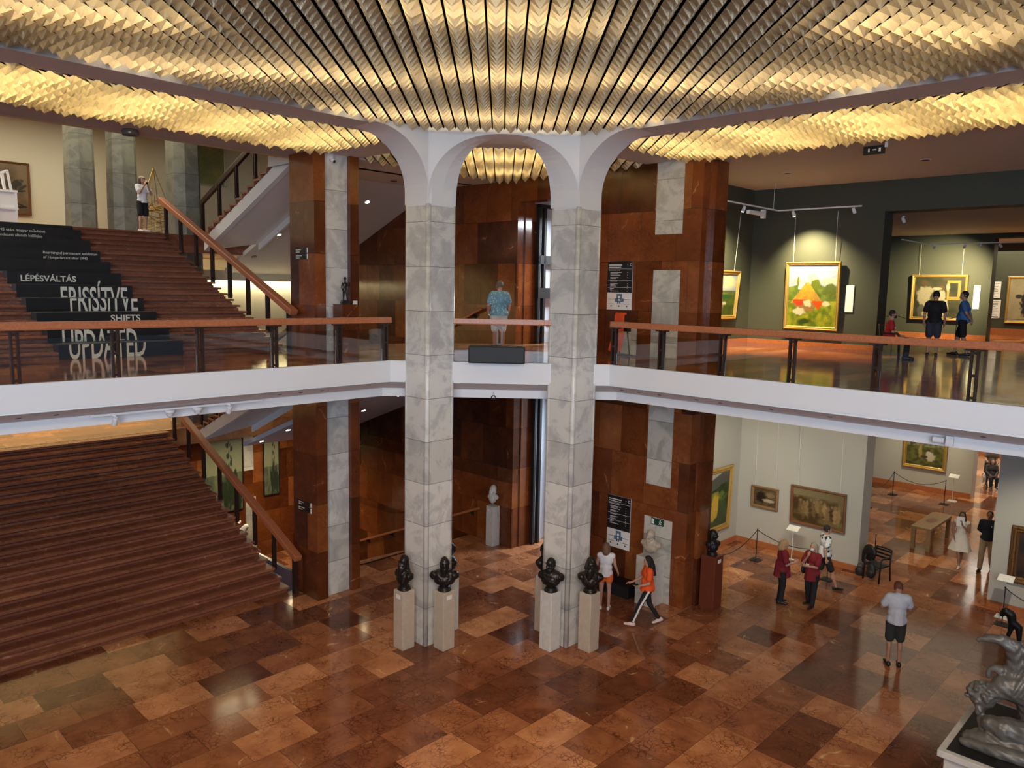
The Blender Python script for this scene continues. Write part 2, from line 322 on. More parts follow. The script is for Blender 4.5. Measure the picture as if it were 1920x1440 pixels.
# ================================================================== SETTING (u,v grid coordinates, objects turned 45 degrees)
G45 = radians(45)
ZL = UF + 21 * 0.148      # upper landing
mb = MB()
# ground floor, with the opening where the side stairs go down (v > 17.6, u 10.6..16.3)
mb.box(-18, 10.6, -18, 17.25, -0.25, 0); mb.box(10.6, 22.2, -18, 17.6, -0.25, 0); mb.box(22.2, 60, -18, 17.6, -0.25, 0); mb.box(16.3, 22.2, 17.6, 24, -0.25, 0)
struct('floor', mb, 'floor')
# gallery slab: outline with the corner cut between the two columns, moulded edge
OUT = [(-20, 13.4), (10.06, 13.4), (10.32, 13.14), (10.92, 12.53), (12.53, 10.92), (13.14, 10.32), (13.4, 10.06), (13.4, -20)]
def offs(d):
    k = d * 0.41
    return [(-20, 13.4 + d), (10.06 + k, 13.4 + d), (10.32 + d * .7, 13.14 + d * .7), (10.92 + d * .7, 12.53 + d * .7), (12.53 + d * .7, 10.92 + d * .7), (13.14 + d * .7, 10.32 + d * .7), (13.4 + d, 10.06 + k), (13.4 + d, -20)]
mb = MB()
prof = [(0.0, UF + 0.02), (0.0, 5.80), (0.03, 5.80), (0.03, 5.76), (0.0, 5.76), (0.62, 5.55), (0.66, 5.55), (0.66, 5.36), (1.2, 5.36)]
rings = [[(a, b, z) for a, b in offs(d)] for d, z in prof]
n = len(OUT)
for i in range(len(rings) - 1):
    mb.add(rings[i] + rings[i + 1], [(k + 1, k, n + k, n + k + 1) for k in range(n - 1)])
lipi = [(a, b, UF + 0.02) for a, b in offs(0.10)]
mb.add(rings[0] + lipi, [(k, k + 1, n + k + 1, n + k) for k in range(n - 1)])
struct('trim_balcony', mb, 'white')
mb = MB()   # upper floor surface
inner = offs(0.10)
top = [(a, b) for a, b in inner] + [(60, -20), (60, 17.6), (16.3, 17.6), (10.6, 17.6), (10.6, 17.45), (-20, 17.45)]
bm_ = MB(); bm_.prism(top, UF - 0.25, UF)
struct('floor_upper', bm_, 'ufloor')
mb = MB()   # underside ceiling of the ground floor
un = [(a, b) for a, b in offs(0.9)] + [(60, -20), (60, 17.6), (-20, 17.6)]
mb.prism(un, ZB, ZB + 0.2)
struct('ceiling_ground', mb, 'ceil')
# opposite gallery (behind the viewpoint) and the entrance front with its windows
mb = MB(); mb.prism([(-3.2, 2.0), (2.0, -3.2), (2.0, -14), (-14, -14), (-14, 2.0)], 5.4, UF - 0.0)
struct('floor_gallery_near', mb, ['ufloor'])
mb = MB()
for x0, x1, z0, z1 in ((-16, 16, -0.2, 0.3), (-16, 16, 4.6, 5.8), (-16, 16, 11.4, 13.6), (-16, -7, 0, 13.6), (7, 16, 0, 13.6), (-0.2, 0.2, 0, 13.6)):
    mb.box(x0, x1, -10.4, -10.1, z0, z1)
struct('wall_back', mb, 'cream', grid=False)
mb = MB()
for x in (-4.6, -2.4, 2.4, 4.6): mb.box(x - 0.06, x + 0.06, -10.3, -10.2, 0.3, 11.4)
struct('window_1', mb, 'postm', grid=False)

# --- ceiling plaster strips at z=ZC around the light ceilings
mb = MB(); T = 0.35
mb.box(-20, 10.3, 12.62, 13.42, ZC, ZC + T)          # beam along the left side
mb.box(12.62, 13.42, -20, 10.3, ZC, ZC + T)          # beam along the right side
mb.box(10.3, 11.3, 12.5, 16.5, ZC, ZC + T)           # cross beam left column - left pier
mb.box(12.5, 16.5, 10.3, 11.3, ZC, ZC + T)           # cross beam right column - right wall
mb.box(-20, 16.5, 16.4, 17.6, ZC, ZC + T)            # band along the stair hall
mb.box(16.4, 17.6, 11.3, 16.4, ZC, ZC + T)
mb.prism([(11.3, 13.9), (11.3, 11.55), (10.85, 12.5), (10.3, 12.7)], ZC, ZC + T)
mb.prism([(11.3, 13.6), (10.9, 12.3), (12.3, 10.9), (13.6, 11.3), (13.45, 11.55), (11.55, 13.45)], ZC + 0.004, ZC + T)
mb.box(16.3, 22.5, -20, 11.6, ZC, ZC + T)            # plain ceiling of the right gallery
mb.box(10.6, 17.6, 17.6, 19.5, ZC, ZC + T)
struct('ceiling', mb, 'ceil')
mb = MB(); mb.box(-20, 40, -20, 24, 13.1, 13.3); struct('ceiling_void', mb, 'white')
mb = MB()
mb.box(-9, 17, 17.6, 17.8, ZC, 14.3); struct('wall_stair_front', mb, 'cream')

# ------------------------------------------------------------------ columns with arches
def arch_curve(a, h, n_=18, flat=0.0):
    """quarter-ellipse, from springing (0,0) to crown (a,h)"""
    st = 0.26
    return [(0.0, 0.0)] + [(a * (1 - cos(t * pi / 2 / n_)), st + (h - st) * sin(t * pi / 2 / n_)) for t in range(n_ + 1)]
SP = 9.5; HA = ZC - SP
CW = 0.76
def shaft(u, v, label):
    root = thing('column', label, 'column', W(u + CW / 2, v + CW / 2, 0), G45, 'pair of marble columns')
    h = CW / 2; c = 0.085
    oct_ = [(-h + c, -h), (h - c, -h), (h, -h + c), (h, h - c), (h - c, h), (-h + c, h), (-h, h - c), (-h, -h + c)]
    m_ = MB(); m_.prism(oct_, 0, SP - 0.03); m_.build('shaft', 'marble', root)
    m2 = MB()
    for sx, sy in ((-1, -1), (1, -1), (1, 1), (-1, 1)):       # round bead on every chamfer
        cx, cy = sx * (h - c * 0.62), sy * (h - c * 0.62)
        m2.tube([(cx, cy, 0), (cx, cy, SP)], 0.062, 12)
    m2.build('corner_bead', 'marble', root, smooth=True)
    m3 = MB(); q = [(x * 1.03, y * 1.03) for x, y in oct_]; m3.prism(q, SP - 0.035, SP + 0.005); m3.build('capital_band', 'white', root)
    return root
shaft(10.30, 12.46, 'left tall pale marble column rising through both floors')
shaft(12.50, 10.30, 'right tall pale marble column rising through both floors')
# white vaulting above the columns
mb = MB()
for mirror in (False, True):
    def P(u, v, z): return (v, u, z) if mirror else (u, v, z)
    A = 1.28
    cur = arch_curve(A, HA, 24)
    u0_, v0_, v1_ = 10.295, 12.46, 13.22
    fr = [P(u0_ - x, v0_ - 0.0, SP + z) for x, z in cur]; bk = [P(u0_ - x, v1_, SP + z) for x, z in cur]
    ft = [P(u0_ - x, v0_, ZC + 0.25) for x, z in cur]; bt = [P(u0_ - x, v1_, ZC + 0.25) for x, z in cur]
    k = len(cur)
    q = [(i, i + 1, k + i + 1, k + i) for i in range(k - 1)]
    mb.add(fr + bk, q); mb.add(fr + ft, q); mb.add(bk + bt, q)
    # long beam face
    mb.add([P(u0_ - A, v0_ + 0.16, ZC), P(-20, v0_ + 0.16, ZC), P(-20, v0_ + 0.16, ZC + 0.25), P(u0_ - A, v0_ + 0.16, ZC + 0.25)], [(0, 1, 2, 3)])
# centre arch: loft between the two diamonds
def cpt(u, v): p = W(u, v); return p.x, p.y
E1 = []
for Y, a in ((16.10, 1.55), (16.36, 1.27), (16.64, 1.00), (16.92, 1.27), (17.18, 1.55)):
    ring = []
    for i in range(33):
        t = pi * i / 32; ct = cos(t); e_ = 2 / (2.3 if a > 1.2 else 2.5); ring.append((-a * abs(ct) ** e_ * (1 if ct > 0 else -1), Y, SP + HA * max(0.0, sin(t)) ** e_))
    E1.append(ring)
cen = MB(); k = 33
for i in range(4): cen.add(E1[i] + E1[i + 1], [(j, j + 1, k + j + 1, k + j) for j in range(k - 1)])
fl = [(x, 16.10, ZC + 0.25) for x, y, z in E1[0]]; bl = [(x, 17.18, ZC + 0.25) for x, y, z in E1[-1]]
cen.add(E1[0] + fl, [(j, j + 1, k + j + 1, k + j) for j in range(k - 1)]); cen.add(E1[-1] + bl, [(j, j + 1, k + j + 1, k + j) for j in range(k - 1)])
struct('trim_centre_arch', cen, 'white', grid=False, smooth=False)
for (u, v) in ((10.30, 12.46), (12.50, 10.30)):
    h = CW / 2; c = 0.085; uc, vc = u + h, v + h
    mb.prism([(uc + x, vc + y) for x, y in [(-h + c, -h), (h - c, -h), (h, -h + c), (h, h - c), (h - c, h), (-h + c, h), (-h, h - c), (-h, -h + c)]], SP, ZC + 0.25)
struct('trim_arches', mb, 'white')

# ------------------------------------------------------------------ walls
mb = MB()
mb.box(16.2, 16.6, 9.65, 12.9, UF, ZC + 0.3); mb.box(16.2, 16.6, 9.65, 12.9, 0, ZB + 0.3)          # wall that carries the plans
mb.box(16.3, 16.7, 12.9, 15.7, 10.28, ZC + 0.3); mb.box(16.3, 16.7, 12.9, 15.7, 4.75, ZB + 0.3)    # lintels over the passage
mb.box(16.3, 17.0, 15.7, 27.5, UF - 4.2, ZC + 0.3); mb.box(16.3, 17.0, 15.7, 27.5, -3.2, ZB + 0.3)
mb.box(16.25, 16.31, 15.64, 15.72, UF, 10.3)
struct('wall_stair_right', mb, 'wallstone')
mb = MB()
mb.box(16.6, 17.15, 9.55, 9.95, 0, ZB + 0.3); mb.box(16.6, 17.15, 9.55, 9.95, UF, ZC + 0.3)
struct('wall_end_pier', mb, 'pierstone')
def inset(name, v0, v1, z0, z1, mat='pmarble', niche=False):
    m_ = MB(); m_.box(16.185, 16.21, v0, v1, z0, z1); return struct(name, m_, mat)
inset('trim_1', 10.16, 10.92, 9.19, ZC); inset('trim_2', 10.16, 10.92, UF, 8.33)
inset('trim_3', 10.16, 10.88, 2.98, ZB); inset('trim_4', 10.06, 10.88, 0.0, 2.15)
m_ = MB(); m_.box(16.185, 16.21, 11.35, 11.95, UF, 7.0); struct('trim_5', m_, 'pmarble')
# left pier
mb = MB()
for z0, z1 in ((0, ZB + 0.3), (UF, ZC + 0.3)):
    mb.box(9.95, 10.25, 16.2, 17.3, z0, z1); mb.box(10.95, 11.2, 16.2, 17.3, z0, z1); mb.box(10.25, 10.95, 16.42, 17.3, z0, z1)
struct('wall_left_pier', mb, 'pierstone')
mb = MB()
for z0, z1 in ((0, ZB), (UF, ZC)): mb.box(10.25, 10.95, 16.33, 16.43, z0, z1)
struct('trim_left_pier', mb, 'marble')
# centre passage behind the columns
mb = MB()
mb.box(16.6, 17.1, 15.66, 15.74, UF, 10.3); mb.box(16.6, 17.2, 15.66, 15.74, 0, 4.8)
struct('wall_passage', mb, 'wallstone')
mb = MB(); mb.box(17.0, 24, 15.74, 15.9, -0.1, ZB); mb.box(17.0, 24, 15.74, 15.9, UF, ZC); mb.box(23.6, 23.8, 11.4, 16, UF, ZC); mb.box(23.6, 23.8, 11.4, 16, 0, ZB)
struct('wall_centre_room', mb, 'cool')
mb = MB()   # dark glazed door frames
for z0, z1 in ((UF, 10.28), (0.0, 4.7)):
    for u in (17.02, 17.25, 17.9):
        mb.box(u, u + 0.09, 15.50, 15.62, z0, z1)
    mb.box(17.02, 17.99, 15.50, 15.62, z1 - 0.1, z1)
mb.box(17.02, 17.99, 15.50, 15.62, 8.55, 8.80); mb.box(17.02, 17.99, 15.49, 15.63, 7.55, 7.85)
struct('door_1', mb, 'black')
# right galleries: side wall v=11.45, main wall u=22.2 with opening v 4.4..7.65, deeper walls
def gal(z0, z1, mat, tagn, lint):
    m_ = MB()
    m_.box(17.15, 22.2, 11.45, 11.6, z0, z1)
    struct('wall_left_' + tagn, m_, mat)
    m_ = MB()
    m_.box(22.2, 22.85, 7.65, 11.6, z0, z1); m_.box(22.2, 22.85, -20, 4.42 if tagn == 'ground' else 3.0, z0, z1)
    m_.box(22.2, 22.85, 3.0, 7.65, lint, z1)
    struct('wall_right_' + tagn, m_, mat)
    m_ = MB()
    m_.box(22.85, 33.8, 11.3, 11.5, z0, z1); m_.box(33.8, 34.4, 7.62, 11.5, z0, z1); m_.box(33.8, 34.4, -6, 3.5, z0, z1); m_.box(33.8, 34.4, 3.5, 7.62, lint, z1)
    m_.box(22.85, 34, -6.2, -6, z0, z1)
    struct('wall_back_room_' + tagn, m_, mat)
    m_ = MB()
    m_.box(44.5, 44.8, -4, 14, z0, z1) if tagn == 'ground' else m_.box(40.0, 40.3, -4, 14, z0, z1)
    m_.box(34.4, 44.5, 13.8, 14, z0, z1); m_.box(34.4, 44.5, -4.2, -4, z0, z1)
    struct('wall_far_room_' + tagn, m_, 'cream' if tagn == 'ground' else mat)
gal(0.0, ZB, 'grey', 'ground', 4.6)
gal(UF, ZC, 'green', 'upper', 10.08)
mb = MB(); mb.box(22.85, 40, -6, 11.4, 10.25, 10.4); struct('ceiling_upper_room', mb, 'white')
mb = MB()   # skirting of the galleries
for z, in ((0.0,), (UF,)):
    mb.box(17.15, 22.2, 11.41, 11.46, z, z + 0.17 + (0.08 if z else 0)); mb.box(22.16, 22.21, 7.65, 11.45, z, z + 0.17 + (0.08 if z else 0)); mb.box(22.16, 22.21, -20, 4.42 if z == 0 else 3.0, z, z + 0.17)
    mb.box(33.75, 33.81, 7.62, 11.3, z, z + 0.2)
mb.box(39.94, 40.01, 0, 13, UF, UF + 0.3); mb.box(44.45, 44.51, 0, 13, 0, 0.25)
struct('baseboard_galleries', mb, 'skirt')

# ------------------------------------------------------------------ great stair: lower flight, upper flight, side flights, landings
def flight(name, n_, v0, z0, rise, tread, ua, ub, sign=1, soff=True, mat='step'):
    m_ = MB()
    for i in range(n_):
        va = v0 + sign * i * tread; vb = v0 + sign * (i + 1) * tread
        z1 = z0 + (i + 1) * rise
        m_.box(ua, ub, va + 0.03, vb + sign * 0.03, z0 + i * rise - 0.12, z1 - 0.092)      # riser, with a shadow groove left under the tread
        m_.box(ua, ub, va + 0.12, vb + sign * 0.03, z1 - 0.11, z1 - 0.05)      # riser block
        m_.box(ua - 0.02, ub + 0.02, va - sign * 0.045, vb + sign * 0.03, z1 - 0.055, z1)   # tread slab with nosing
    return struct(name, m_, mat)
flight('stair_lower', 21, 17.25, 0.0, 0.148, 0.36, -9, 9.72)
flight('stair_upper', 21, 17.40, UF, 0.148, 0.36, -9, 9.72)
mb = MB(); mb.box(-9, 16.3, 24.80, 31, 2.55, 3.108); struct('floor_landing_lower', mb, 'ufloor')
mb = MB(); mb.box(-9, 16.3, 24.96, 31, 8.75, ZL); struct('floor_landing_upper', mb, 'step')
mb = MB()   # concrete carrying slabs and white stringers
q_ = MB(); q_.prof([(17.3, 0), (24.9, 3.0), (24.9, 2.55), (18.3, 0.0)], 'x', -9, 9.66); struct('trim_stair_slab_lower', q_, 'wallstone')
mb.prof([(17.4, UF - 0.05), (24.96, 9.1), (24.96, 8.75), (17.4, UF - 0.45)], 'x', -9, 9.66)
struct('trim_stair_slab', mb, 'white')
# side flights rising back towards the hall
def side(z_top, n_, rise, tread, v_top=17.6, ua=10.7, ub=12.5):
    m_ = MB(); w_ = MB()
    for i in range(n_):
        va = v_top + i * tread; zt = z_top - i * rise
        m_.box(ua - 0.02, ub, va, va + tread + 0.03, zt - rise - 0.02, zt - rise + 0.055 - 0.055)
        m_.box(ua - 0.03, ub, va, va + tread, zt - rise - 0.06, zt - rise)
        m_.box(ua - 0.03, ub, va - 0.04, va + 0.0, zt - rise - 0.06, zt)
    Lh = n_ * tread; D = n_ * rise
    w_.prof([(v_top, z_top - rise - 0.05), (v_top + Lh, z_top - D - rise - 0.05), (v_top + Lh, z_top - D - rise - 0.42), (v_top, z_top - rise - 0.42)], 'x', ua, ua + 0.16)
    w_.add([(ua + 0.1, v_top, z_top - rise - 0.40), (ub, v_top, z_top - rise - 0.12), (ub, v_top + Lh, z_top - D - rise - 0.12), (ua + 0.1, v_top + Lh, z_top - D - rise - 0.40)], [(0, 1, 2, 3)])
    w_.prof([(v_top, z_top - rise - 0.02), (v_top + Lh, z_top - D - rise - 0.02), (v_top + Lh, z_top - D - rise - 0.32), (v_top, z_top - rise - 0.32)], 'x', ub, ub + 0.08)
    return m_, w_
m1, w1 = side(11.85, 17, 0.147, 0.36)
struct('stair_side_upper', m1, 'step'); struct('trim_side_upper', w1, 'white')
m1, w1 = side(UF, 19, 0.155, 0.36)
struct('stair_side_middle', m1, 'step'); struct('trim_side_middle', w1, 'white')
m1, w1 = side(0.0, 19, 0.15, 0.36, ua=10.6, ub=16.3)
struct('stair_side_lower', m1, 'step')
mb = MB()   # sloping ceilings with downlights between the side flights and the stone wall
mb.prof([(19.5, ZC), (26.3, 8.15), (26.3, 8.3), (19.5, ZC + 0.15)], 'x', 12.58, 16.3)
mb.prof([(17.3, 5.1), (25.2, 2.15), (25.2, 2.3), (17.3, 5.25)], 'x', 12.58, 16.3)
mb.box(12.58, 16.3, 17.2, 17.35, 5.05, ZB)
struct('ceiling_side_stair', mb, 'ceil')
mb = MB(); mb.box(10.6, 16.3, 26.3, 26.45, 3.1, 8.25); struct('wall_landing_screen', mb, 'cream')
mb = MB(); mb.box(-9, 16.3, 31, 31.2, -3.2, 14.2); mb.box(-9.2, -9, 17.6, 31, -3.2, 14.2); mb.box(16.3, 16.5, 19.5, 31, UF + 4.7, 14.2)
struct('wall_stair_hall', mb, 'cream')
mb = MB(); mb.box(-9, 16.5, 17.6, 31.2, 14.2, 14.4); struct('ceiling_stair_hall', mb, 'cream')
mb = MB(); mb.box(9.7, 16.3, 17.3, 31, -3.3, -3.05); struct('floor_basement', mb, 'floor')
mb = MB(); mb.box(10.2, 16.3, 17.45, 17.6, -3.0, -0.2); mb.box(10.5, 10.6, 17.6, 26, -3.0, -0.0); struct('wall_basement_side', mb, 'wallstone')
# far basement wall with stone grid, seen through the well
mb = MB(); mb.box(9.7, 16.3, 28.0, 28.2, -3.1, 2.6); struct('wall_basement_far', mb, 'wallstone')
mb = MB(); mb.box(13.95, 14.35, 27.96, 28.01, 0.55, 2.1); mb.box(14.0, 14.42, 27.96, 28.01, -3.0, -0.55); struct('trim_basement_far', mb, 'pmarble')
# tapering pillars of the stair hall
def pillar(u, v, w, name='pillar', label='', z0=9.308, z1=14.2, full=False):
    root = thing(name, label, 'pillar', W(u, v, z0), G45, None)
    m_ = MB(); a, b = w / 2, w / 2 * 0.86
    c_ = 0.3
    def ring(h, z): return [(-h * c_, -h, z), (h * 0.75, -h, z), (h, -h * .75, z), (h, h, z), (-h, h, z), (-h, -h * c_ * 2, z)]
    r1 = ring(a, 0); r2 = ring(b, z1 - z0)
    m_.add(r1 + r2, [(5, 4, 3, 2, 1, 0), (6, 7, 8, 9, 10, 11)] + [(i, (i + 1) % 6, 6 + (i + 1) % 6, 6 + i) for i in range(6)])
    m_.build('shaft', 'pillar', root)
    return root
pillar(8.25, 26.9, 0.74, label='left grey tapering stone pillar on the upper landing beside the painting')
pillar(9.50, 26.9, 0.76, label='middle grey tapering stone pillar behind the man in the white shirt')
pillar(11.10, 26.0, 0.92, label='bluish tapering stone pillar standing behind the handrail of the great stair', z0=3.1)
# ================================================================== LIGHT CEILINGS
def inpoly(x, y, poly):
    c = False; n_ = len(poly)
    for i in range(n_):
        x1, y1 = poly[i]; x2, y2 = poly[(i + 1) % n_]
        if (y1 > y) != (y2 > y) and x < (x2 - x1) * (y - y1) / (y2 - y1) + x1: c = not c
    return c
PX, PY = 0.243, 0.222
def shells(label, mat, test, xr, yr, z, depth, name='light_ceiling'):
    root = thing(name, label, 'light ceiling', (0, 0, z))
    m_ = MB(); rb = MB(); g = 0.012
    i0, i1 = int(xr[0] / PX) - 1, int(xr[1] / PX) + 1; j0, j1 = int(yr[0] / PY) - 1, int(yr[1] / PY) + 1
    for i in range(i0, i1):
        runs = []; 
        for j in range(j0, j1):
            cx, cy = (i + 0.5) * PX, (j + 0.5) * PY
            if not test(cx, cy): continue
            runs.append(j)
            x0, x1 = i * PX + g, (i + 1) * PX - g; y0, y1 = j * PY, (j + 1) * PY
            d = depth * random.uniform(0.9, 1.08); my = y0 + PY * 0.35
            vs = [(x0, y0, 0), (cx, y0, -d * 0.28), (x1, y0, 0), (x1, my, -d * 0.10), (x1, y1, 0), (cx, y1, -d * 0.28), (x0, y1, 0), (x0, my, -d * 0.10), (cx, y0 + PY * 0.12, -d),
                  ((x0 + cx) / 2, y0, -d * 0.10), ((x1 + cx) / 2, y0, -d * 0.10), ((x0 + cx) / 2, y1, -d * 0.10), ((x1 + cx) / 2, y1, -d * 0.10)]
            m_.add(vs, [(8, 1, 9), (8, 9, 0), (8, 0, 7), (8, 7, 6), (8, 6, 11), (8, 11, 5), (8, 5, 12), (8, 12, 4), (8, 4, 3), (8, 3, 2), (8, 2, 10), (8, 10, 1)])
        if runs:
            a = runs[0]; p = a
            segs = []
            for j in runs[1:] + [None]:
                if j is None or j != p + 1: segs.append((a, p)); a = j
                p = j
            for a, b in segs:
                rb.box(i * PX - g, i * PX + g, a * PY, (b + 1) * PY, -0.035, 0.05)  # dark bar fills the gap: rails plus gap shade as colour, stops lamp leak
                rb.box((i + 1) * PX - g, (i + 1) * PX + g, a * PY, (b + 1) * PY, -0.035, 0.05)
    m_.build('gold_shells', mat, root); rb.build('rail_gap_strips', 'railgap', root)
    return root
def uv_of(x, y): return (x + y) * S2, (y - x) * S2
def t_main(x, y):
    u, v = uv_of(x, y)
    return u < 12.56 and v < 12.56 and y < 16.02 and y > 0.5 and u > -3 and v > -3 and u + v > 2
def t_left(x, y):
    u, v = uv_of(x, y)
    if not (13.46 < v < 16.38 and -4.0 < u < 10.25): return False
    if u > 9.75:
        if v < 13.96 and (u - 9.75) ** 2 + (v - 13.96) ** 2 > 0.25: return False
        if v > 15.88 and (u - 9.75) ** 2 + (v - 15.88) ** 2 > 0.25: return False
    return True
def t_right(x, y): return t_left(-x, y)
def t_mid(x, y):
    u, v = uv_of(x, y)
    return 11.34 < u < 16.36 and 11.34 < v < 16.36 and y > 17.78
shells('large bronze-gold light ceiling of folded shells over the open hall', 'shellA', t_main, (-9.5, 9.5), (0.5, 16.3), ZC + 0.10, 0.145)
shells('bright gold light ceiling strip above the left gallery by the great stair', 'shellB', t_left, (-14, -1.5), (6, 19), ZC + 0.03, 0.14)
shells('bright gold light ceiling strip above the right gallery', 'shellB', t_right, (1.5, 14), (6, 19), ZC + 0.03, 0.14)
shells('small fan-shaped gold light ceiling seen through the centre arch', 'shellB', t_mid, (-4, 4), (17.5, 23.3), ZC + 0.03, 0.14)
# fluorescent tubes in the ceiling void
WARM = (1.0, 0.80, 0.50)
def tubes(rows, power, zoff=0.42, ln=2.2):
    for (x, y, a) in rows:
        lamp('AREA', 'ceiling_tube', (x, y, ZC + zoff), power, WARM, shape='RECTANGLE', size=ln, size_y=0.08, rz=a)
rows = []
for u, v in ((3.2, 3.2), (6.8, 3.2), (10.4, 3.2), (3.2, 6.8), (6.8, 6.8), (10.6, 6.8), (3.2, 10.6), (6.8, 10.6), (10.6, 10.6), (5.0, 12.0), (8.6, 8.6), (12.0, 5.0), (1.2, 9.0), (9.0, 1.2), (8.8, 12.1), (12.1, 8.8)):
    p = W(u, v); rows.append((p.x, p.y, radians(12)))
tubes(rows, 21, 0.55, 2.4)
rows = []
for k in range(7):
    for vv in (14.3, 15.6):
        p = W(9.3 - 1.9 * k, vv); rows.append((p.x, p.y, radians(0))); p = W(vv, 9.3 - 1.9 * k); rows.append((p.x, p.y, radians(0)))
tubes(rows, 14, 0.6, 1.6)
tubes([(-1.3, 18.4, 0), (1.3, 18.4, 0), (-1.6, 19.8, 0), (1.6, 19.8, 0), (0, 19.0, 0), (0, 21.2, 0)], 12, 0.55, 1.4)
# ================================================================== THINGS
RU, RV = radians(-45), radians(45)      # facing a wall of constant u / constant v

# ------------------------------------------------------------------ railings of the gallery
def post_mesh(h, name, parent, x, twin=0.045):
    m_ = MB()
    for s in (-1, 1): m_.box(x + s * twin - 0.016, x + s * twin + 0.016, -0.045, 0.045, 0, h)
    for s in (-1, 1):
        for k in (0.08, 0.5, 0.92): m_.box(x - twin, x + twin, s * 0.02 - 0.008, s * 0.02 + 0.008, h * k - 0.02, h * k + 0.02)
    m_.box(x - 0.13, x + 0.13, -0.06, 0.06, h - 0.03, h)
    return m_.build(name, 'postm', parent)
def railing(label, p0, p1, posts, rz, length):
    root = thing('railing', label, 'railing', W(*p0, UF), rz, 'railings along the gallery edge')
    m_ = MB(); m_.prof([(-0.085, 0.83), (0.085, 0.83), (0.095, 0.85), (0.085, 0.95), (-0.085, 0.95), (-0.095, 0.85)], 'x', 0, length); m_.build('handrail', 'rail', root)
    for x in posts: post_mesh(0.83, 'post', root, x)
    ps = sorted(posts)
    for a, b in zip(ps[:-1], ps[1:]):
        g = MB(); g.box(a + 0.07, b - 0.07, -0.005, 0.005, 0.02, 0.70); g.build('glass_panel', 'glass', root)
    return root
# left: runs along u at v=13.47 ; local x = +u
lp = [0.1 + 0 * 1.44] ; us = [9.98, 8.83, 7.40, 5.96, 4.55, 3.12, 1.68, 0.24, -1.2]
railing('railing with red marble handrail and glass along the left gallery edge below the great stair', (-3.0, 13.50), None, [u + 3.0 for u in us] + [0.2], G45, 13.1)
railing('railing with red marble handrail and glass along the right gallery edge before the paintings', (13.50, 10.1), None, [10.1 - v for v in (10.03, 8.83, 7.45, 6.06, 4.60, 3.16, 1.7, 0.26, -1.2)], radians(-45), 13.1)
pc = W(10.98, 12.62)
railing('short railing between the two marble columns behind the black loudspeaker', (10.98, 12.62), None, [0.05, 1.13, 2.26], 0.0, 2.32)

# ------------------------------------------------------------------ stair handrails
def stair_rail(label, base, rz, p0, slope, length, posts, hr=0.9, wh=(0.20, 0.15), mat='rail', flat=0.0, drop=0.16, pm='postm', up=True):
    root = thing('stair_handrail', label, 'handrail', base, rz)
    m_ = MB(); y0 = 0.0
    pts = [(0, 0, hr), (0, length, hr + slope * length)]
    m_.bar(pts[0], pts[1], wh[0], wh[1], upv=(0, 0, 1))
    if flat: m_.bar((0, length - 0.03, hr + slope * length), (0, length + flat, hr + slope * length), wh[0], wh[1] * .9)
    m_.build('handrail', mat, root, bevel=0.02)
    for y in posts:
        q = MB(); zb = slope * y - drop; zt = hr + slope * y - wh[1] * 0.4
        for s in (-1, 1): q.box(-0.04, 0.04, y + s * 0.04 - 0.016, y + s * 0.04 + 0.016, zb, zt)
        q.box(-0.05, 0.05, y - 0.05, y + 0.05, zb + 0.05, zb + 0.10)
        q.build('post', pm, root)
    return root
stair_rail('red marble handrail on dark posts along the lower flight of the great stair', W(9.80, 16.85, 0.0), G45, None, 0.411, 8.1, [0.2 + 1.02 * k for k in range(8)], hr=0.95)
stair_rail('red marble handrail on dark posts along the upper flight of the great stair', W(9.80, 16.90, UF), G45, None, 0.411, 7.75, [0.25 + 1.02 * k for k in range(8)], hr=0.92, flat=0.0)
# handrails of the side flights (rise back towards the hall): local y = -v
stair_rail('dark handrail on black posts of the stair rising at the top left', W(10.72, 23.9, 9.30), radians(225), None, 0.408, 6.3, [0.1, 1.25, 2.35, 3.45, 4.6, 5.7], hr=0.92, wh=(0.10, 0.16), mat='postm', drop=0.05)
stair_rail('short dark handrail of the side stair under the gallery at the left', W(10.72, 24.4, 3.25), radians(225), None, 0.43, 6.3, [0.1, 1.3], hr=0.92, wh=(0.10, 0.14), mat='postm', drop=0.05)
m_ = MB(); m_.bar((10.55, 24.0, 10.2), (9.6, 24.0, 10.2), 0.1, 0.12)
for z, lab in ((0.0, 'wooden wall handrail going down beside the stone wall on the ground floor'), (UF, 'wooden wall handrail going down beside the stone wall behind the man in the blue shirt')):
    root = thing('wall_handrail', lab, 'handrail', W(16.3, 17.0, z), G45)
    m_ = MB(); m_.bar((-0.12, 0, 1.0), (-0.12, 8.0, 1.0 - 8 * 0.41), 0.07, 0.07); m_.build('rail', 'rail', root)
    for k in range(6):
        y = 0.4 + 1.4 * k; q = MB(); q.bar((-0.12, y, 0.97 - y * .41), (-0.005, y, 0.90 - y * .41), 0.05, 0.08); q.box(-0.02, -0.003, y - 0.05, y + 0.05, 0.83 - y * .41, 0.97 - y * .41); q.build('bracket', 'postm', root)

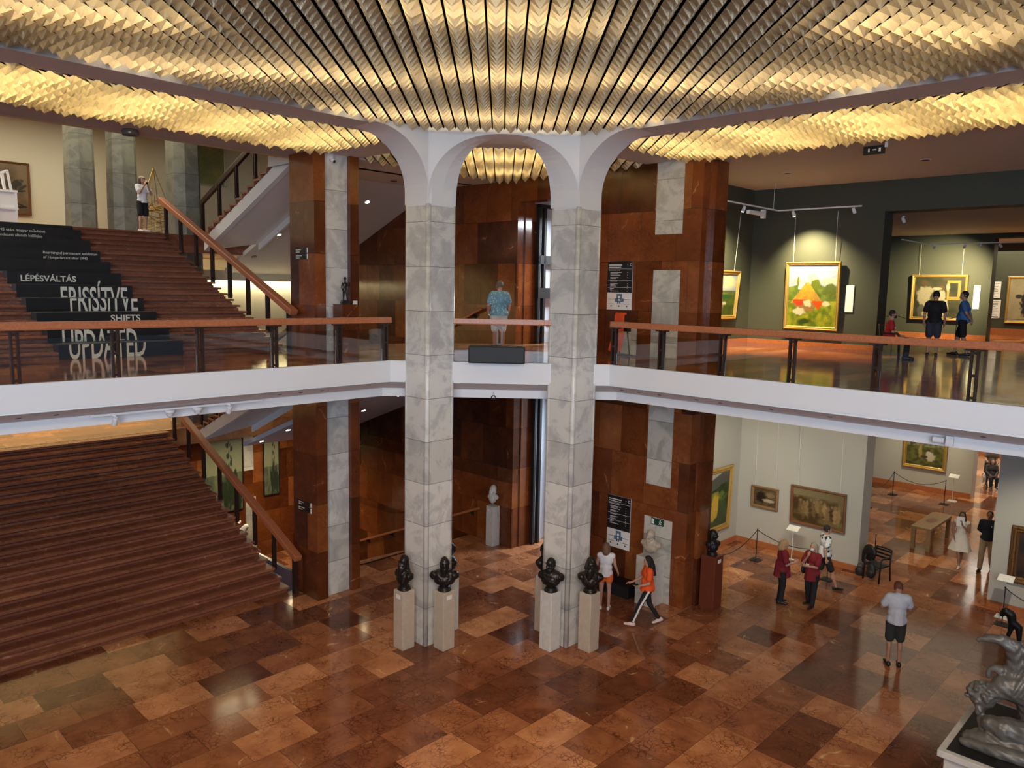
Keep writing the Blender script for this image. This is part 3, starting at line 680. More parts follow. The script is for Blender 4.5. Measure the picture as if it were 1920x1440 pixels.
# ------------------------------------------------------------------ sculpted blobs
TMP = bpy.data.scenes.new('workbench')      # scratch scene for evaluating the remeshed sculptures
class Blob(MB):
    def ell(s, c, r, rot=None, n_=14):
        c = Vector(c); vs = []; fs = []; m_ = n_ // 2 + 1
        R = rot if rot is not None else Matrix.Identity(3)
        vs.append(c + R @ Vector((0, 0, r[2])))
        for i in range(1, m_):
            t = pi * i / m_
            for k in range(n_):
                a = 2 * pi * k / n_; vs.append(c + R @ Vector((r[0] * sin(t) * cos(a), r[1] * sin(t) * sin(a), r[2] * cos(t))))
        vs.append(c + R @ Vector((0, 0, -r[2])))
        for k in range(n_): fs.append((0, 1 + k, 1 + (k + 1) % n_))
        for i in range(m_ - 2):
            for k in range(n_):
                a = 1 + i * n_ + k; b = 1 + i * n_ + (k + 1) % n_; fs.append((a, a + n_, b + n_, b))
        last = len(vs) - 1
        for k in range(n_): fs.append((last, 1 + (m_ - 2) * n_ + (k + 1) % n_, 1 + (m_ - 2) * n_ + k))
        return s.add(vs, fs)
    def cone(s, a, b, ra, rb, fl=1.0, n_=12):
        a, b = Vector(a), Vector(b); d = (b - a); ln = d.length
        if ln < 1e-5: return s.ell(a, (ra,) * 3)
        q = Vector((0, 0, 1)).rotation_difference(d).to_matrix(); vs = []; fs = []
        rows = [(-ra * cos(t), ra * sin(t)) for t in (0.3, 0.8, 1.3)] + [(ln * k_, ra + (rb - ra) * k_) for k_ in (0.0, 0.5, 1.0)] + [(ln + rb * cos(t), rb * sin(t)) for t in (1.3, 0.8, 0.3)]
        for z, rr in rows:
            for k in range(n_):
                an = 2 * pi * k / n_; vs.append(a + q @ Vector((rr * cos(an), rr * sin(an) * fl, z)))
        for i in range(len(rows) - 1):
            for k in range(n_): fs.append((i * n_ + k, i * n_ + (k + 1) % n_, (i + 1) * n_ + (k + 1) % n_, (i + 1) * n_ + k))
        fs.append(tuple(range(n_ - 1, -1, -1))); fs.append(tuple(range((len(rows) - 1) * n_, len(rows) * n_)))
        return s.add(vs, fs)
    def chain(s, pts, rs, fl=1.0):
        for i in range(len(pts) - 1): s.cone(pts[i], pts[i + 1], rs[i], rs[i + 1], fl)
        return s
    def mesh(s, name, mat, parent=None, voxel=0.012, sm=2, disp=None, cut=None):
        me = bpy.data.meshes.new(name); me.from_pydata(s.v, [], s.f); me.materials.append(M[mat] if isinstance(mat, str) else mat)
        o = bpy.data.objects.new(name, me)
        md = o.modifiers.new('r', 'REMESH'); md.mode = 'VOXEL'; md.voxel_size = voxel; md.use_smooth_shade = True
        if sm: ms = o.modifiers.new('s', 'SMOOTH'); ms.iterations = sm; ms.factor = 0.5
        TMP.collection.objects.link(o); TMP.view_layers[0].update(); dg = TMP.view_layers[0].depsgraph; nm = bpy.data.meshes.new_from_object(o.evaluated_get(dg))
        TMP.collection.objects.unlink(o); COL.objects.link(o)
        o.modifiers.clear(); o.data = nm; bpy.data.meshes.remove(me); nm.name = name
        if cut is not None:
            bm = bmesh.new(); bm.from_mesh(nm); bmesh.ops.bisect_plane(bm, geom=bm.verts[:] + bm.edges[:] + bm.faces[:], plane_co=cut[0], plane_no=cut[1], clear_outer=True); bm.to_mesh(nm); bm.free()
        if disp:
            for v in nm.vertices:
                v.co += v.normal * disp(v.co)
        nm.polygons.foreach_set('use_smooth', [True] * len(nm.polygons))
        if parent is not None: o.parent = parent
        return o
def rot(yaw=0, pitch=0, roll=0):
    return Matrix.Rotation(yaw, 3, 'Z') @ Matrix.Rotation(pitch, 3, 'X') @ Matrix.Rotation(roll, 3, 'Y')

def pedestal(label, loc, rz, w, h, mat, tagside=None, group=None, d=None, cat='pedestal'):
    d = d or w
    root = thing('pedestal', label, cat, loc, rz, group)
    m_ = MB(); m_.box(-w / 2, w / 2, -d / 2, d / 2, 0, h); bk_ = m_.build('block', mat, root, bevel=0.012)
    if tagside:
        q = MB(); q.box(tagside[0] - 0.07, tagside[0] + 0.07, -d / 2 - 0.006, -d / 2, h - 0.17, h - 0.08); q.build('name_plate', 'paper', bk_) if tagside[1] == 0 else None
        if tagside[1] == 1:
            q = MB(); q.box(-w / 2 - 0.006, -w / 2, tagside[0] - 0.07, tagside[0] + 0.07, h - 0.17, h - 0.08); q.build('name_plate', 'paper', bk_)
    return root
def bust(label, loc, rz, mat, h=0.72, width=0.52, beard=0.0, hair=0.0, yaw=0.0, pitch=0.0, socle=True, drape=0.0, turban=False, name='bust', moust=False, collar=False, group=None):
    """front of the bust is local -y"""
    root = thing(name, label, 'bust', loc, rz, group)
    k = h / 0.72; b = Blob(); hz = 0.555 * k; hc = Vector((0, -0.02 * k, hz)); R = rot(yaw, pitch)
    b.ell((0, 0, 0.31 * k), (width * 0.45, 0.135 * k, 0.125 * k)); b.ell((0, -0.03 * k, 0.225 * k), (width * 0.39, 0.125 * k, 0.13 * k))
    b.ell((-width * 0.36, 0, 0.30 * k), (0.09 * k, 0.10 * k, 0.085 * k)); b.ell((width * 0.36, 0, 0.30 * k), (0.09 * k, 0.10 * k, 0.085 * k))
    b.ell((0, -0.02 * k, 0.16 * k), (width * 0.2, 0.09 * k, 0.09 * k))
    b.cone((0, 0.0, 0.36 * k), hc + Vector((0, 0.015, -0.03)), 0.068 * k, 0.062 * k)
    b.ell(hc, (0.088 * k, 0.108 * k, 0.128 * k), R)
    at = lambda x, y, z: hc + R @ Vector((x * k, y * k, z * k))
    b.ell(at(0, -0.055, -0.065), (0.058 * k, 0.05 * k, 0.055 * k), R)
    b.cone(at(0, -0.100, 0.025), at(0, -0.128, -0.028), 0.012 * k, 0.020 * k)
    b.cone(at(-0.05, -0.093, 0.035), at(0.05, -0.093, 0.035), 0.016 * k, 0.016 * k)
    for s in (-1, 1): b.ell(at(s * 0.088, 0.0, -0.01), (0.014 * k, 0.026 * k, 0.036 * k), R); b.ell(at(s * 0.042, -0.085, -0.035), (0.028 * k, 0.026 * k, 0.026 * k), R)
    b.cone(at(-0.028, -0.107, -0.062), at(0.028, -0.107, -0.062), 0.011 * k, 0.011 * k)
    if moust or beard: b.cone(at(-0.04, -0.10, -0.055), at(0.0, -0.118, -0.042), 0.013 * k, 0.017 * k); b.cone(at(0.04, -0.10, -0.055), at(0.0, -0.118, -0.042), 0.013 * k, 0.017 * k)
    if beard:
        b.cone(at(0, -0.085, -0.10), at(0, -0.115, -0.10 - 0.16 * beard), 0.066 * k, 0.036 * k)
        for s in (-1, 1): b.cone(at(s * 0.065, -0.04, -0.05), at(s * 0.03, -0.10, -0.11 - 0.08 * beard), 0.032 * k, 0.034 * k)
    if hair:
        b.ell(at(0, 0.022, 0.035), (0.100 * k, 0.108 * k, 0.118 * k), R)
        for s in (-1, 1): b.cone(at(s * 0.075, 0.02, 0.0), at(s * 0.10, 0.035, -0.06 - 0.13 * hair), 0.042 * k, 0.036 * k)
        b.cone(at(0, 0.07, 0.0), at(0, 0.075, -0.08 - 0.12 * hair), 0.06 * k, 0.06 * k)
    if turban: b.ell(at(0, 0.005, 0.075), (0.118 * k, 0.128 * k, 0.062 * k), R)
    if drape:
        for t in range(5):
            b.chain([(-width * .42 + t * 0.05, -0.06 - 0.02 * t, 0.37 * k - t * 0.035), (-width * .1 + t * 0.03, -0.135, 0.27 * k - 0.03 * t), (width * .25, -0.12, 0.20 * k + 0.028 * t)], [0.024, 0.028, 0.022])
    if collar:
        b.chain([(-0.10, -0.04, 0.43 * k), (-0.02, -0.125, 0.33 * k), (0.02, -0.13, 0.22 * k)], [0.026, 0.026, 0.02]); b.chain([(0.10, -0.04, 0.43 * k), (0.02, -0.125, 0.33 * k)], [0.026, 0.026])
    if socle:
        b.lathe([(0.055 * k, 0.16 * k), (0.06 * k, 0.10 * k), (0.085 * k, 0.075 * k)], 16)
    fold = lambda c: 0.0045 * mnoise.noise(c * 24) + 0.003 * sin(c.x * 55 + 9 * mnoise.noise(c * 6)) * (1 if c.z < 0.4 * k else 0.4)
    b.mesh('figure', mat, root, voxel=0.014, sm=1, disp=fold)
    if socle:
        q = MB(); q.lathe([(0.10 * k, 0.0), (0.135 * k, 0.0), (0.14 * k, 0.02), (0.125 * k, 0.035), (0.115 * k, 0.045), (0.125 * k, 0.06), (0.10 * k, 0.085), (0.07 * k, 0.095), (0.062 * k, 0.12)], 24)
        q.build('socle', mat, root, smooth=True)
    return root
PG = 'pedestals round the two columns'
# pedestals stand against the faces of the two columns, turned like them
def P45(x, y, z=0.0): return Vector((x, y, z))
pw, ph = 0.325, 1.31
L1, L2_, L3 = (-1.99, 16.10), (-1.12, 16.09), (-1.08, 17.02)
R1, R2_, R3 = (1.19, 16.13), (2.04, 16.11), (1.12, 17.04)
pedestal('beige stone pedestal left of the left column under the bust with long hair', P45(*L1), G45, pw, ph, 'ped', (0.0, 1))
pedestal('beige stone pedestal right of the left column under the bust with the long beard', P45(*L2_), G45, pw, ph, 'ped', (0.0, 0))
pedestal('pale stone pedestal half hidden behind the right side of the left column', P45(*L3), G45, pw, ph, 'pedwhite')
pedestal('white veined pedestal left of the right column', P45(*R1), G45, pw, ph, 'pedwhite')
pedestal('beige stone pedestal right of the right column beside the woman in orange shorts', P45(*R2_), G45, pw, ph, 'ped')
pedestal('beige pedestal half hidden behind the left side of the right column', P45(*R3), G45, pw, ph, 'ped')
bust('dark bronze bust with long hair and narrow shoulders left of the left column', P45(*L1, ph), radians(-40), 'bronze', h=0.78, width=0.44, hair=1.0, yaw=radians(8), beard=0.5, drape=1)
bust('dark bronze bust of a bearded man with broad draped shoulders right of the left column', P45(*L2_, ph), radians(2), 'bronze', h=0.80, width=0.62, beard=1.2, drape=1, pitch=radians(8))
bust('dark bronze bust turned away behind the left column', P45(*L3, ph), radians(120), 'bronze', h=0.78, width=0.48, hair=0.3)
bust('dark bronze bust bowing its bald head left of the right column', P45(*R1, ph), radians(-22), 'bronze', h=0.80, width=0.56, hair=0.0, yaw=radians(-25), pitch=radians(16), beard=0.3, drape=1, moust=True)
bust('dark bronze bust of a bearded man in a coat right of the right column', P45(*R2_, ph), radians(-8), 'bronze', h=0.80, width=0.52, beard=0.8, hair=0.25, yaw=radians(-8), collar=True)
bust('dark bronze bust half hidden behind the left side of the right column', P45(*R3, ph), radians(-140), 'bronze', h=0.80, width=0.50, hair=0.3)
pedestal('tall white stone pillar pedestal against the red wall in the middle', P45(-0.14, 22.95), G45, 0.30, 1.24, 'pedwhite', (0.02, 1))
bust('white marble head of a bearded man on the pillar pedestal in the middle', P45(-0.14, 22.95, 1.24), radians(-35), 'pedwhite', h=0.66, width=0.30, beard=0.5, hair=0.2, socle=False, yaw=radians(-20))
pn = W(15.93, 10.48)
pedestal('white marble pedestal in the pale niche of the right wall', P45(pn.x, pn.y), G45, 0.52, 1.25, 'pedwhite', d=0.5)
bust('beige stone bust looking down in front of the pale niche', Vector((pn.x, pn.y, 1.25)), radians(-45), 'ped', h=0.70, width=0.56, pitch=radians(18), yaw=radians(-20), socle=False, collar=True)
pr = W(16.85, 9.28)
pedestal('tall red-brown wooden pedestal at the end of the right wall', P45(pr.x, pr.y), G45, 0.40, 1.36, 'redwood', (0.0, 0))
bust('small shiny black bust on the red-brown pedestal at the right', Vector((pr.x, pr.y, 1.36)), radians(20), 'iron', h=0.66, width=0.34, hair=0.5, yaw=radians(30), pitch=radians(-5))

# ------------------------------------------------------------------ statuette on the upper floor
ps = W(10.56, 15.85, UF)
pedestal('brown stone pedestal of the statuette before the left pier', ps, G45, 0.42, 1.16, 'pierstone')
root = thing('statuette', 'small dark bronze nude statuette standing with one arm bent', 'sculpture', ps + Vector((0, 0, 1.16)), G45 - radians(20))
b = Blob()
b.cone((-0.045, 0, 0.12), (-0.03, 0.0, 0.30), 0.018, 0.03); b.cone((0.05, -0.02, 0.12), (0.035, -0.025, 0.22), 0.017, 0.022); b.cone((0.035, -0.025, 0.22), (0.025, 0, 0.33), 0.024, 0.034)
b.cone((-0.03, 0, 0.30), (-0.02, 0, 0.34), 0.034, 0.036)
b.ell((0, 0, 0.36), (0.058, 0.04, 0.05)); b.ell((0.003, 0, 0.45), (0.056, 0.038, 0.08)); b.cone((0, 0, 0.52), (0, 0, 0.56), 0.02, 0.018); b.ell((0.0, -0.006, 0.60), (0.03, 0.036, 0.042))
b.ell((0.0, 0.008, 0.615), (0.034, 0.036, 0.036))
b.cone((-0.062, 0, 0.50), (-0.085, 0.01, 0.40), 0.018, 0.015); b.cone((-0.085, 0.01, 0.40), (-0.06, -0.02, 0.31), 0.015, 0.011)
b.cone((0.062, 0, 0.50), (0.11, -0.01, 0.43), 0.018, 0.015); b.cone((0.11, -0.01, 0.43), (0.085, -0.05, 0.52), 0.014, 0.011)
b.ell((-0.045, -0.02, 0.105), (0.02, 0.042, 0.014)); b.ell((0.05, -0.04, 0.105), (0.02, 0.042, 0.014))
b.mesh('figure', 'bronze', root, voxel=0.006, sm=1)
q = MB(); q.box(-0.10, 0.10, -0.10, 0.10, 0, 0.055); q.box(-0.085, 0.085, -0.085, 0.085, 0.055, 0.095); q.build('plinth', 'bronze', root, bevel=0.005)
def card(label, loc, rz, w, h, name='label_card', cat='label', tilt=0.0, mat='paper', t=0.008, lines=0):
    m_ = MB(); m_.box(-w / 2, w / 2, -t, 0, -h / 2, h / 2)
    mats = [mat, 'black']
    for i in range(lines):
        zz = h / 2 - h * (i + 1) / (lines + 1); ww = w * (0.38 if i % 3 else 0.42) * (0.7 if i % 4 == 3 else 1)
        m_.box(-w * 0.42, -w * 0.42 + ww * 1.9, -t - 0.001, -t, zz - h * 0.012, zz + h * 0.012, 1)
    o = m_.build(name, mats if lines else mat, loc=loc, rz=rz); tag(o, label, cat); return o
card('small white label on the red strip right of the statuette', W(11.07, 16.19, UF + 1.18), RV, 0.13, 0.11)

# ------------------------------------------------------------------ loudspeaker
root = thing('loudspeaker', 'wide black box loudspeaker hung on the balcony edge between the columns', 'loudspeaker', (-0.08, 16.25, UF + 0.03), 0.0)
m_ = MB(); m_.box(-0.60, 0.60, 0.0, 0.36, 0.0, 0.36); m_.build('cabinet', plain('black_cabinet', (0.03, 0.028, 0.025), 0.6, spec=0.25), root, bevel=0.02)
m_ = MB(); m_.box(-0.57, 0.57, -0.012, 0.0, 0.02, 0.34); m_.build('grille', 'black', root, bevel=0.01)
m_ = MB(); m_.lathe([(0.09, 0.36), (0.09, 0.375)], 20, c=(-0.06, 0.18)); m_.build('handle_recess', 'black', root)

# ------------------------------------------------------------------ signs
def plan_board(label, z0, z1, v0, v1):
    w = v1 - v0; h = z1 - z0
    root = thing('floor_plan_board', label, 'sign', W(16.185, v1, z0), RU)
    m_ = MB(); m_.box(0, w, -0.02, 0, 0, h); m_.build('board', 'paper', root)
    zz = h * 0.355
    m_ = MB(); m_.box(0, w, -0.026, -0.02, zz, h); bp_ = m_.build('black_panel', 'panel', root)
    q = MB()
    y = -0.028
    def tx(s_, x, z, sz, **k):
        vs, fs = text_mesh(s_, sz, 0.0008, **k); q.add([(x + a, y - c, z + b_) for a, b_, c in vs], fs)
    q.box(0.04, 0.44, y, y + 0.001, h - 0.105, h - 0.08); q.box(0.04, 0.42, y, y + 0.001, h - 0.155, h - 0.137)
    tx('C', w - 0.085, h - 0.115, 0.095, bold=0.001); tx('?', w - 0.16, h - 0.105, 0.06)
    for i, ln_ in enumerate((0.30, 0.34, 0.31, 0.26, 0.22, 0.24, 0.20, 0.12, 0.28)):      # rows of print too small to read
        zz_ = h - 0.225 - i * 0.062 - (0.03 if i > 3 else 0); q.box(0.09 if i else 0.04, 0.09 + ln_, y, y + 0.001, zz_, zz_ + 0.013)
        if i % 2: q.box(0.09, 0.06 + ln_ * 0.8, y, y + 0.001, zz_ - 0.024, zz_ - 0.014)
        if i: q.box(w - 0.15, w - 0.13, y, y + 0.001, zz_, zz_ + 0.015)
    for zl in (h - 0.19, h - 0.475, h - 0.66): q.box(0.02, w - 0.02, y, y + 0.001, zl, zl + 0.006)
    q.build('lettering', 'paper', bp_)
    q = MB()
    q.box(w * .40, w * .62, y, -0.02, zz * 0.62, zz * 0.93); q.box(w * .33, w * .69, y, -0.02, zz * 0.45, zz * 0.66)
    q.build('plan_drawing', plain('plan_blue', (0.12, 0.19, 0.30), 0.6), root)
    q = MB()
    q.box(w * .05, w * .33, y, -0.02, zz * .60, zz * .615); q.box(w * .69, w * .95, y, -0.02, zz * .60, zz * .615); q.box(w * .05, w * .33, y, -0.02, zz * .33, zz * .345); q.box(w * .69, w * .95, y, -0.02, zz * .33, zz * .345)
    for a in (0.18, 0.5, 0.82): q.box(w * a - 0.015, w * a + 0.015, y, -0.02, zz * .17, zz * .25)
    for a in (0.46, 0.54): q.box(w * a - 0.012, w * a + 0.012, y - 0.002, -0.02, zz * .36, zz * .46)
    q.build('plan_lines', 'black', root)
    q = MB(); q.box(w * .46, w * .55, y - 0.002, -0.02, zz * .68, zz * .80); q.box(w * .47, w * .54, y - 0.002, -0.02, zz * .52, zz * .62); q.build('plan_rooms', 'paper', root)
plan_board('black and white floor plan board on the red wall of the upper floor', UF + 1.13, UF + 2.35, 11.53, 12.30)
plan_board('black and white floor plan board on the red wall of the ground floor', 1.08, 2.47, 11.30, 12.03)
def small_sign(label, loc, rz, w, h, lines):
    root = thing('wall_sign', label, 'sign', loc, rz)
    m_ = MB(); m_.box(0, w, -0.02, 0, 0, h); m_.build('plate', 'panel', root)
    m_ = MB(); m_.box(w, w + 0.012, -0.022, 0, 0, h); m_.build('edge', 'paper', root)
    q = MB()
    for i, t_ in enumerate(lines):
        q.box(0.03, 0.20 + 0.1 * len(t_) / 7, -0.022, -0.021, h - 0.055 - i * 0.05, h - 0.038 - i * 0.05)
    q.build('lettering', 'paper', root)
small_sign('upper one of two small black signs on the left pier upstairs', W(9.948, 17.02, UF + 2.36), RU, 0.52, 0.115, ['Lift', ''])
small_sign('lower one of two small black signs on the left pier upstairs', W(9.948, 17.02, UF + 2.21), RU, 0.52, 0.125, ['Ruhatár', ''])
small_sign('upper one of two small black signs on the left pier downstairs', W(9.948, 17.05, 2.33), RU, 0.58, 0.115, ['Lift', ''])
small_sign('lower one of two small black signs on the left pier downstairs', W(9.948, 17.05, 2.18), RU, 0.58, 0.125, ['Ruhatár', ''])
def exit_sign(label, loc, rz, w, h, dark=False):
    root = thing('exit_sign', label, 'sign', loc, rz)
    m_ = MB(); m_.box(0, w, -0.02, 0, 0, h); m_.build('plate', plain('exit_green', (0.006, 0.06, 0.035), 0.4), root)
    q = MB(); q.box(w * .04, w * .26, -0.024, -0.02, h * .12, h * .88)
    q.lathe([(h * .09, -0.0005), (h * .09, 0.0005)], 10); hd = len(q.v)
    q.v = [tuple(p) for p in q.v[:8]] + [(w * .76 + p[0], -0.022 + p[2], h * .80 + p[1]) for p in q.v[8:hd]]
    q.bar((w * .75, -0.022, h * .68), (w * .72, -0.022, h * .42), 0.004, h * .16, upv=(1, 0, 0))
    for a, c_ in (((.72, .42), (.84, .2)), ((.72, .42), (.64, .15)), ((.75, .66), (.88, .5)), ((.75, .66), (.63, .56))):
        q.bar((w * a[0], -0.022, h * a[1]), (w * c_[0], -0.022, h * c_[1]), 0.004, h * .09, upv=(1, 0, 0))
    q.bar((w * .34, -0.022, h * .5), (w * .56, -0.022, h * .5), 0.004, h * .07, upv=(1, 0, 0))
    q.build('pictogram', 'paper', root)
exit_sign('green running-man exit sign above the beige bust in the niche', W(16.18, 10.66, 1.97), RU, 0.36, 0.17)
root = thing('exit_sign', 'dark exit sign box under the right gallery ceiling', 'sign', W(16.75, 6.3, ZC - 0.22), RU)
m_ = MB(); m_.box(0, 0.42, 0, 0.05, 0, 0.17); m_.build('box', 'iron', root)
for bx_ in ((0.1, 0.13, 0.05, 0.12), (0.19, 0.26, 0.08, 0.10), (0.31, 0.35, 0.05, 0.12)): m_ = MB(); m_.box(bx_[0], bx_[1], -0.004, 0, bx_[2], bx_[3]); m_.build('pictogram', 'paper', root)
m_ = MB(); m_.box(0.42, 0.47, 0.0, 0.06, 0.12, 0.22); m_.build('bracket', 'whitem', root)
root = thing('ceiling_detector', 'round dark detector dome on the ceiling band at the left', 'detector', W(6.25, 17.15, ZC))
m_ = MB(); m_.lathe([(0.02, -0.13), (0.15, -0.125), (0.17, -0.10), (0.165, -0.03), (0.15, 0.0)], 24); m_.build('dome', plain('smoked_cover', (0.10, 0.09, 0.07), 0.25), root, smooth=True)
root = thing('security_camera', 'small white security camera at the top of the left pier', 'camera', W(10.5, 16.32, ZC - 0.12), G45)
m_ = MB(); m_.lathe([(0.05, 0.0), (0.075, 0.03), (0.075, 0.1), (0.06, 0.12)], 16); m_.build('mount', 'whitem', root, smooth=True)
m_ = MB(); m_.tube([(0, 0, 0), (0.02, -0.10, -0.06)], [0.055, 0.05], 14); m_.build('body', 'whitem', root, smooth=True)
m_ = MB(); m_.tube([(0.02, -0.10, -0.06), (0.024, -0.115, -0.07)], 0.035, 12); m_.build('lens', 'black', root)

# ------------------------------------------------------------------ orange evacuation chair and low black box
root = thing('evacuation_chair', 'folded orange stair chair with black frame leaning at the red wall upstairs', 'chair', W(15.62, 11.42, UF), radians(-60))
m_ = MB()
for x in (-0.19, 0.19): m_.tube([(x, 0.14, 0.04), (x, 0.06, 0.55), (x, 0.02, 1.02), (x * 0.9, 0.04, 1.10)], 0.017, 8)
m_.tube([(-0.19, 0.14, 0.04), (0.19, 0.14, 0.04)], 0.015, 8); m_.tube([(-0.3, -0.12, 0.02), (0.32, -0.05, 0.02)], 0.015, 8); m_.tube([(-0.3, 0.2, 0.02), (0.35, 0.2, 0.02)], 0.015, 8)
m_.build('frame', 'iron', root)
orange = plain('orange_fabric', (0.80, 0.085, 0.015), 0.55)
m_ = MB()
for i in range(4):
    x0 = -0.17 + i * 0.09; pr_ = [(-0.10, 0.62), (-0.08, 1.02), (-0.03, 1.08), (0.03, 1.07), (0.03, 1.03), (-0.03, 1.03), (-0.05, 1.0), (-0.06, 0.62)]
    m_.prof(pr_, 'x', x0, x0 + 0.082)
m_.build('backrest', orange, root, bevel=0.006)
m_ = MB()
for i in range(4):
    x0 = -0.18 + i * 0.093; m_.prof([(-0.10, 0.60), (-0.24, 0.16), (-0.22, 0.12), (-0.12, 0.14), (-0.03, 0.58)], 'x', x0, x0 + 0.085)
m_.build('seat', orange, root, bevel=0.006)
m_ = MB(); m_.box(0.10, 0.26, -0.02, 0.10, 0.62, 0.78); m_.build('pouch', 'black', root)
root = thing('low_box', 'low black box on the floor under the ground floor plan board', 'box', W(15.92, 11.45, 0), G45)
m_ = MB(); m_.box(-0.22, 0.22, -0.5, 0.5, 0, 0.30); m_.build('body', 'black', root, bevel=0.015)
m_ = MB(); m_.box(-0.235, 0.235, -0.515, 0.515, 0.30, 0.34); m_.build('lid', 'iron', root)

# ------------------------------------------------------------------ black lettered panels set on the upper flight
words_ = {5: ('LÉPÉSVÁLTÁS', 0.225, 0.12, 0.03), 2: ('SHIFTS', 0.20, 1.55, 0.03), 8: ('', 0, 0, 0)}
LBL = ['bottom black panel on the upper stair, carrying the lower half of UPDATED', 'black stair panel carrying the upper half of UPDATED', 'black stair panel with the word SHIFTS',
       'black stair panel with the lower half of FRISSÍTVE', 'black stair panel with the upper half of FRISSÍTVE', 'black stair panel reading LÉPÉSVÁLTÁS', 'blank black stair panel just above LÉPÉSVÁLTÁS',
       'black stair panel reading Rearranged permanent exhibition', 'blank black stair panel between the two small texts', 'black stair panel with the Hungarian small text', 'topmost black stair panel, cut by the landing']
def cut_half(vs, fs, upper, hh):
    bm = bmesh.new(); vv = [bm.verts.new(p) for p in vs]
    for q in fs:
        try: bm.faces.new([vv[i] for i in q])
        except Exception: pass
    bmesh.ops.bisect_plane(bm, geom=bm.verts[:] + bm.edges[:] + bm.faces[:], plane_co=(0, hh, 0), plane_no=(0, -1, 0) if upper else (0, 1, 0), clear_outer=True)
    bm.verts.index_update(); o_ = [tuple(v.co) for v in bm.verts], [tuple(v.index for v in q.verts) for q in bm.faces]
    bm.free(); return o_
ULO = 4.78
for k in range(11):
    v0 = 17.40 + 0.72 * k - 0.045; z0 = UF + 0.296 * k; pt = 0.298 if k < 10 else 0.15
    ua, ub = (ULO if k < 7 else 3.4), 7.27
    root = thing('stair_banner', LBL[k], 'panel', W(ua, v0, z0), RV, 'black lettered panels on the upper stair')
    m_ = MB(); w = ub - ua
    m_.box(0, w, -0.012, 0.0, 0.002, pt); m_.box(0, w, -0.012, 0.70, pt, pt + 0.01)
    m_.box(0, 0.012, 0, 0.36, 0.15, max(pt, 0.16)); m_.box(w - 0.012, w, 0, 0.36, 0.152, max(pt, 0.16))
    cv_ = m_.build('cover', 'panel', root)
    q = MB(); yy = -0.0135
    def put(vs, fs, x, z): q.add([(x + a, yy - c, z + b_) for a, b_, c in vs], fs)
    if k == 5: put(*text_mesh('LÉPÉSVÁLTÁS', 0.20, 0.001, bold=0.004, sx=1.0), 0.26, 0.075)
    if k == 2: put(*text_mesh('SHIFTS', 0.22, 0.001, bold=0.004), 1.48, 0.09)
    if k == 7: put(*text_mesh('Rearranged permanent exhibition', 0.094, 0.001, bold=0.001), 2.52, 0.185); put(*text_mesh('of Hungarian art after 1945', 0.094, 0.001, bold=0.001), 2.52, 0.065)
    if k == 9: put(*text_mesh('1945 utáni magyar művészet', 0.098, 0.001, bold=0.001), 1.85, 0.185); put(*text_mesh('Átrendezett állandó kiállítása', 0.098, 0.001, bold=0.001), 1.76, 0.055)
    for ks, word, wx, x0s in (((4, 3), 'FRISSÍTVE', 1.50, (0.87, 0.80)), ((1, 0), 'UPDATED', 1.52, (0.26, 0.12))):
        if k in ks:
            vs, fs = text_mesh(word, 1.0, 0.001, bold=0.012); xs = [p[0] for p in vs]; ys = [p[1] for p in vs]
            y1 = 0.74; W0 = max(xs)
            vs = [(p[0] / W0 * wx, p[1] / y1 * 0.58, p[2]) for p in vs]
            vs, fs = cut_half(vs, fs, k == ks[0], 0.29)
            if k == ks[0]: put(vs, fs, x0s[0], -0.29 + 0.006)
            else: put(vs, fs, x0s[1] + 0.05, 0.008)
    if q.v: q.build('lettering', 'letter', cv_)

# ------------------------------------------------------------------ painted canvases
def canvas_mat():
    m, t, out = nt('oil_paint'); a = N(t, 'ShaderNodeVertexColor', layer_name='Col'); p = N(t, 'ShaderNodeBsdfPrincipled', i_Roughness=0.42)
    L(t, a.outputs[0], p.inputs['Base Color']); tc = N(t, 'ShaderNodeTexCoord'); nb = N(t, 'ShaderNodeTexNoise', i_Scale=45.0, i_Detail=3.0); L(t, tc.outputs['Object'], nb.inputs['Vector'])
    b = N(t, 'ShaderNodeBump', i_Strength=0.3, i_Distance=0.01); L(t, nb.outputs['Fac'], b.inputs['Height']); L(t, b.outputs['Normal'], p.inputs['Normal']); L(t, p.outputs[0], out.inputs[0]); return m
M['canvas'] = canvas_mat()
def ns(x, y, s, seed=0.0): return mnoise.noise(Vector((x * s, y * s, seed * 7.3)))
def mixc(a, b, t): t = max(0, min(1, t)); return tuple(p + (q - p) * t for p, q in zip(a, b))
def blob(x, y, cx, cy, rx, ry, soft=0.15, j=0.0, sd=0):
    d = sqrt(((x - cx) / rx) ** 2 + ((y - cy) / ry) ** 2) + (j * ns(x, y, 14, sd) if j else 0)
    return max(0, min(1, (1 + soft - d) / (2 * soft)))
def painted(parent, w, h, fn, nx=90, y=-0.03, name='canvas', x0=0, z0=0):
    ny = max(6, int(nx * h / w)); vs = []; fs = []; cs = []
    for j in range(ny + 1):
        for i in range(nx + 1):
            a, b_ = i / nx, j / ny; vs.append((x0 + a * w, y, z0 + b_ * h)); c = fn(a, b_); g = 0.62 + 0.16 * ns(a * w, b_ * h, 30, 3); cs += [max(0, min(1, c[0] * g)), max(0, min(1, c[1] * g)), max(0, min(1, c[2] * g)), 1.0]
    for j in range(ny):
        for i in range(nx): a = j * (nx + 1) + i; fs.append((a, a + 1, a + nx + 2, a + nx + 1))
    me = bpy.data.meshes.new(name); me.from_pydata(vs, [], fs); ca = me.color_attributes.new('Col', 'FLOAT_COLOR', 'POINT'); ca.data.foreach_set('color', cs); me.materials.append(M['canvas']); me.update()
    o = bpy.data.objects.new(name, me); COL.objects.link(o)
    if parent is not None: o.parent = parent
    return o
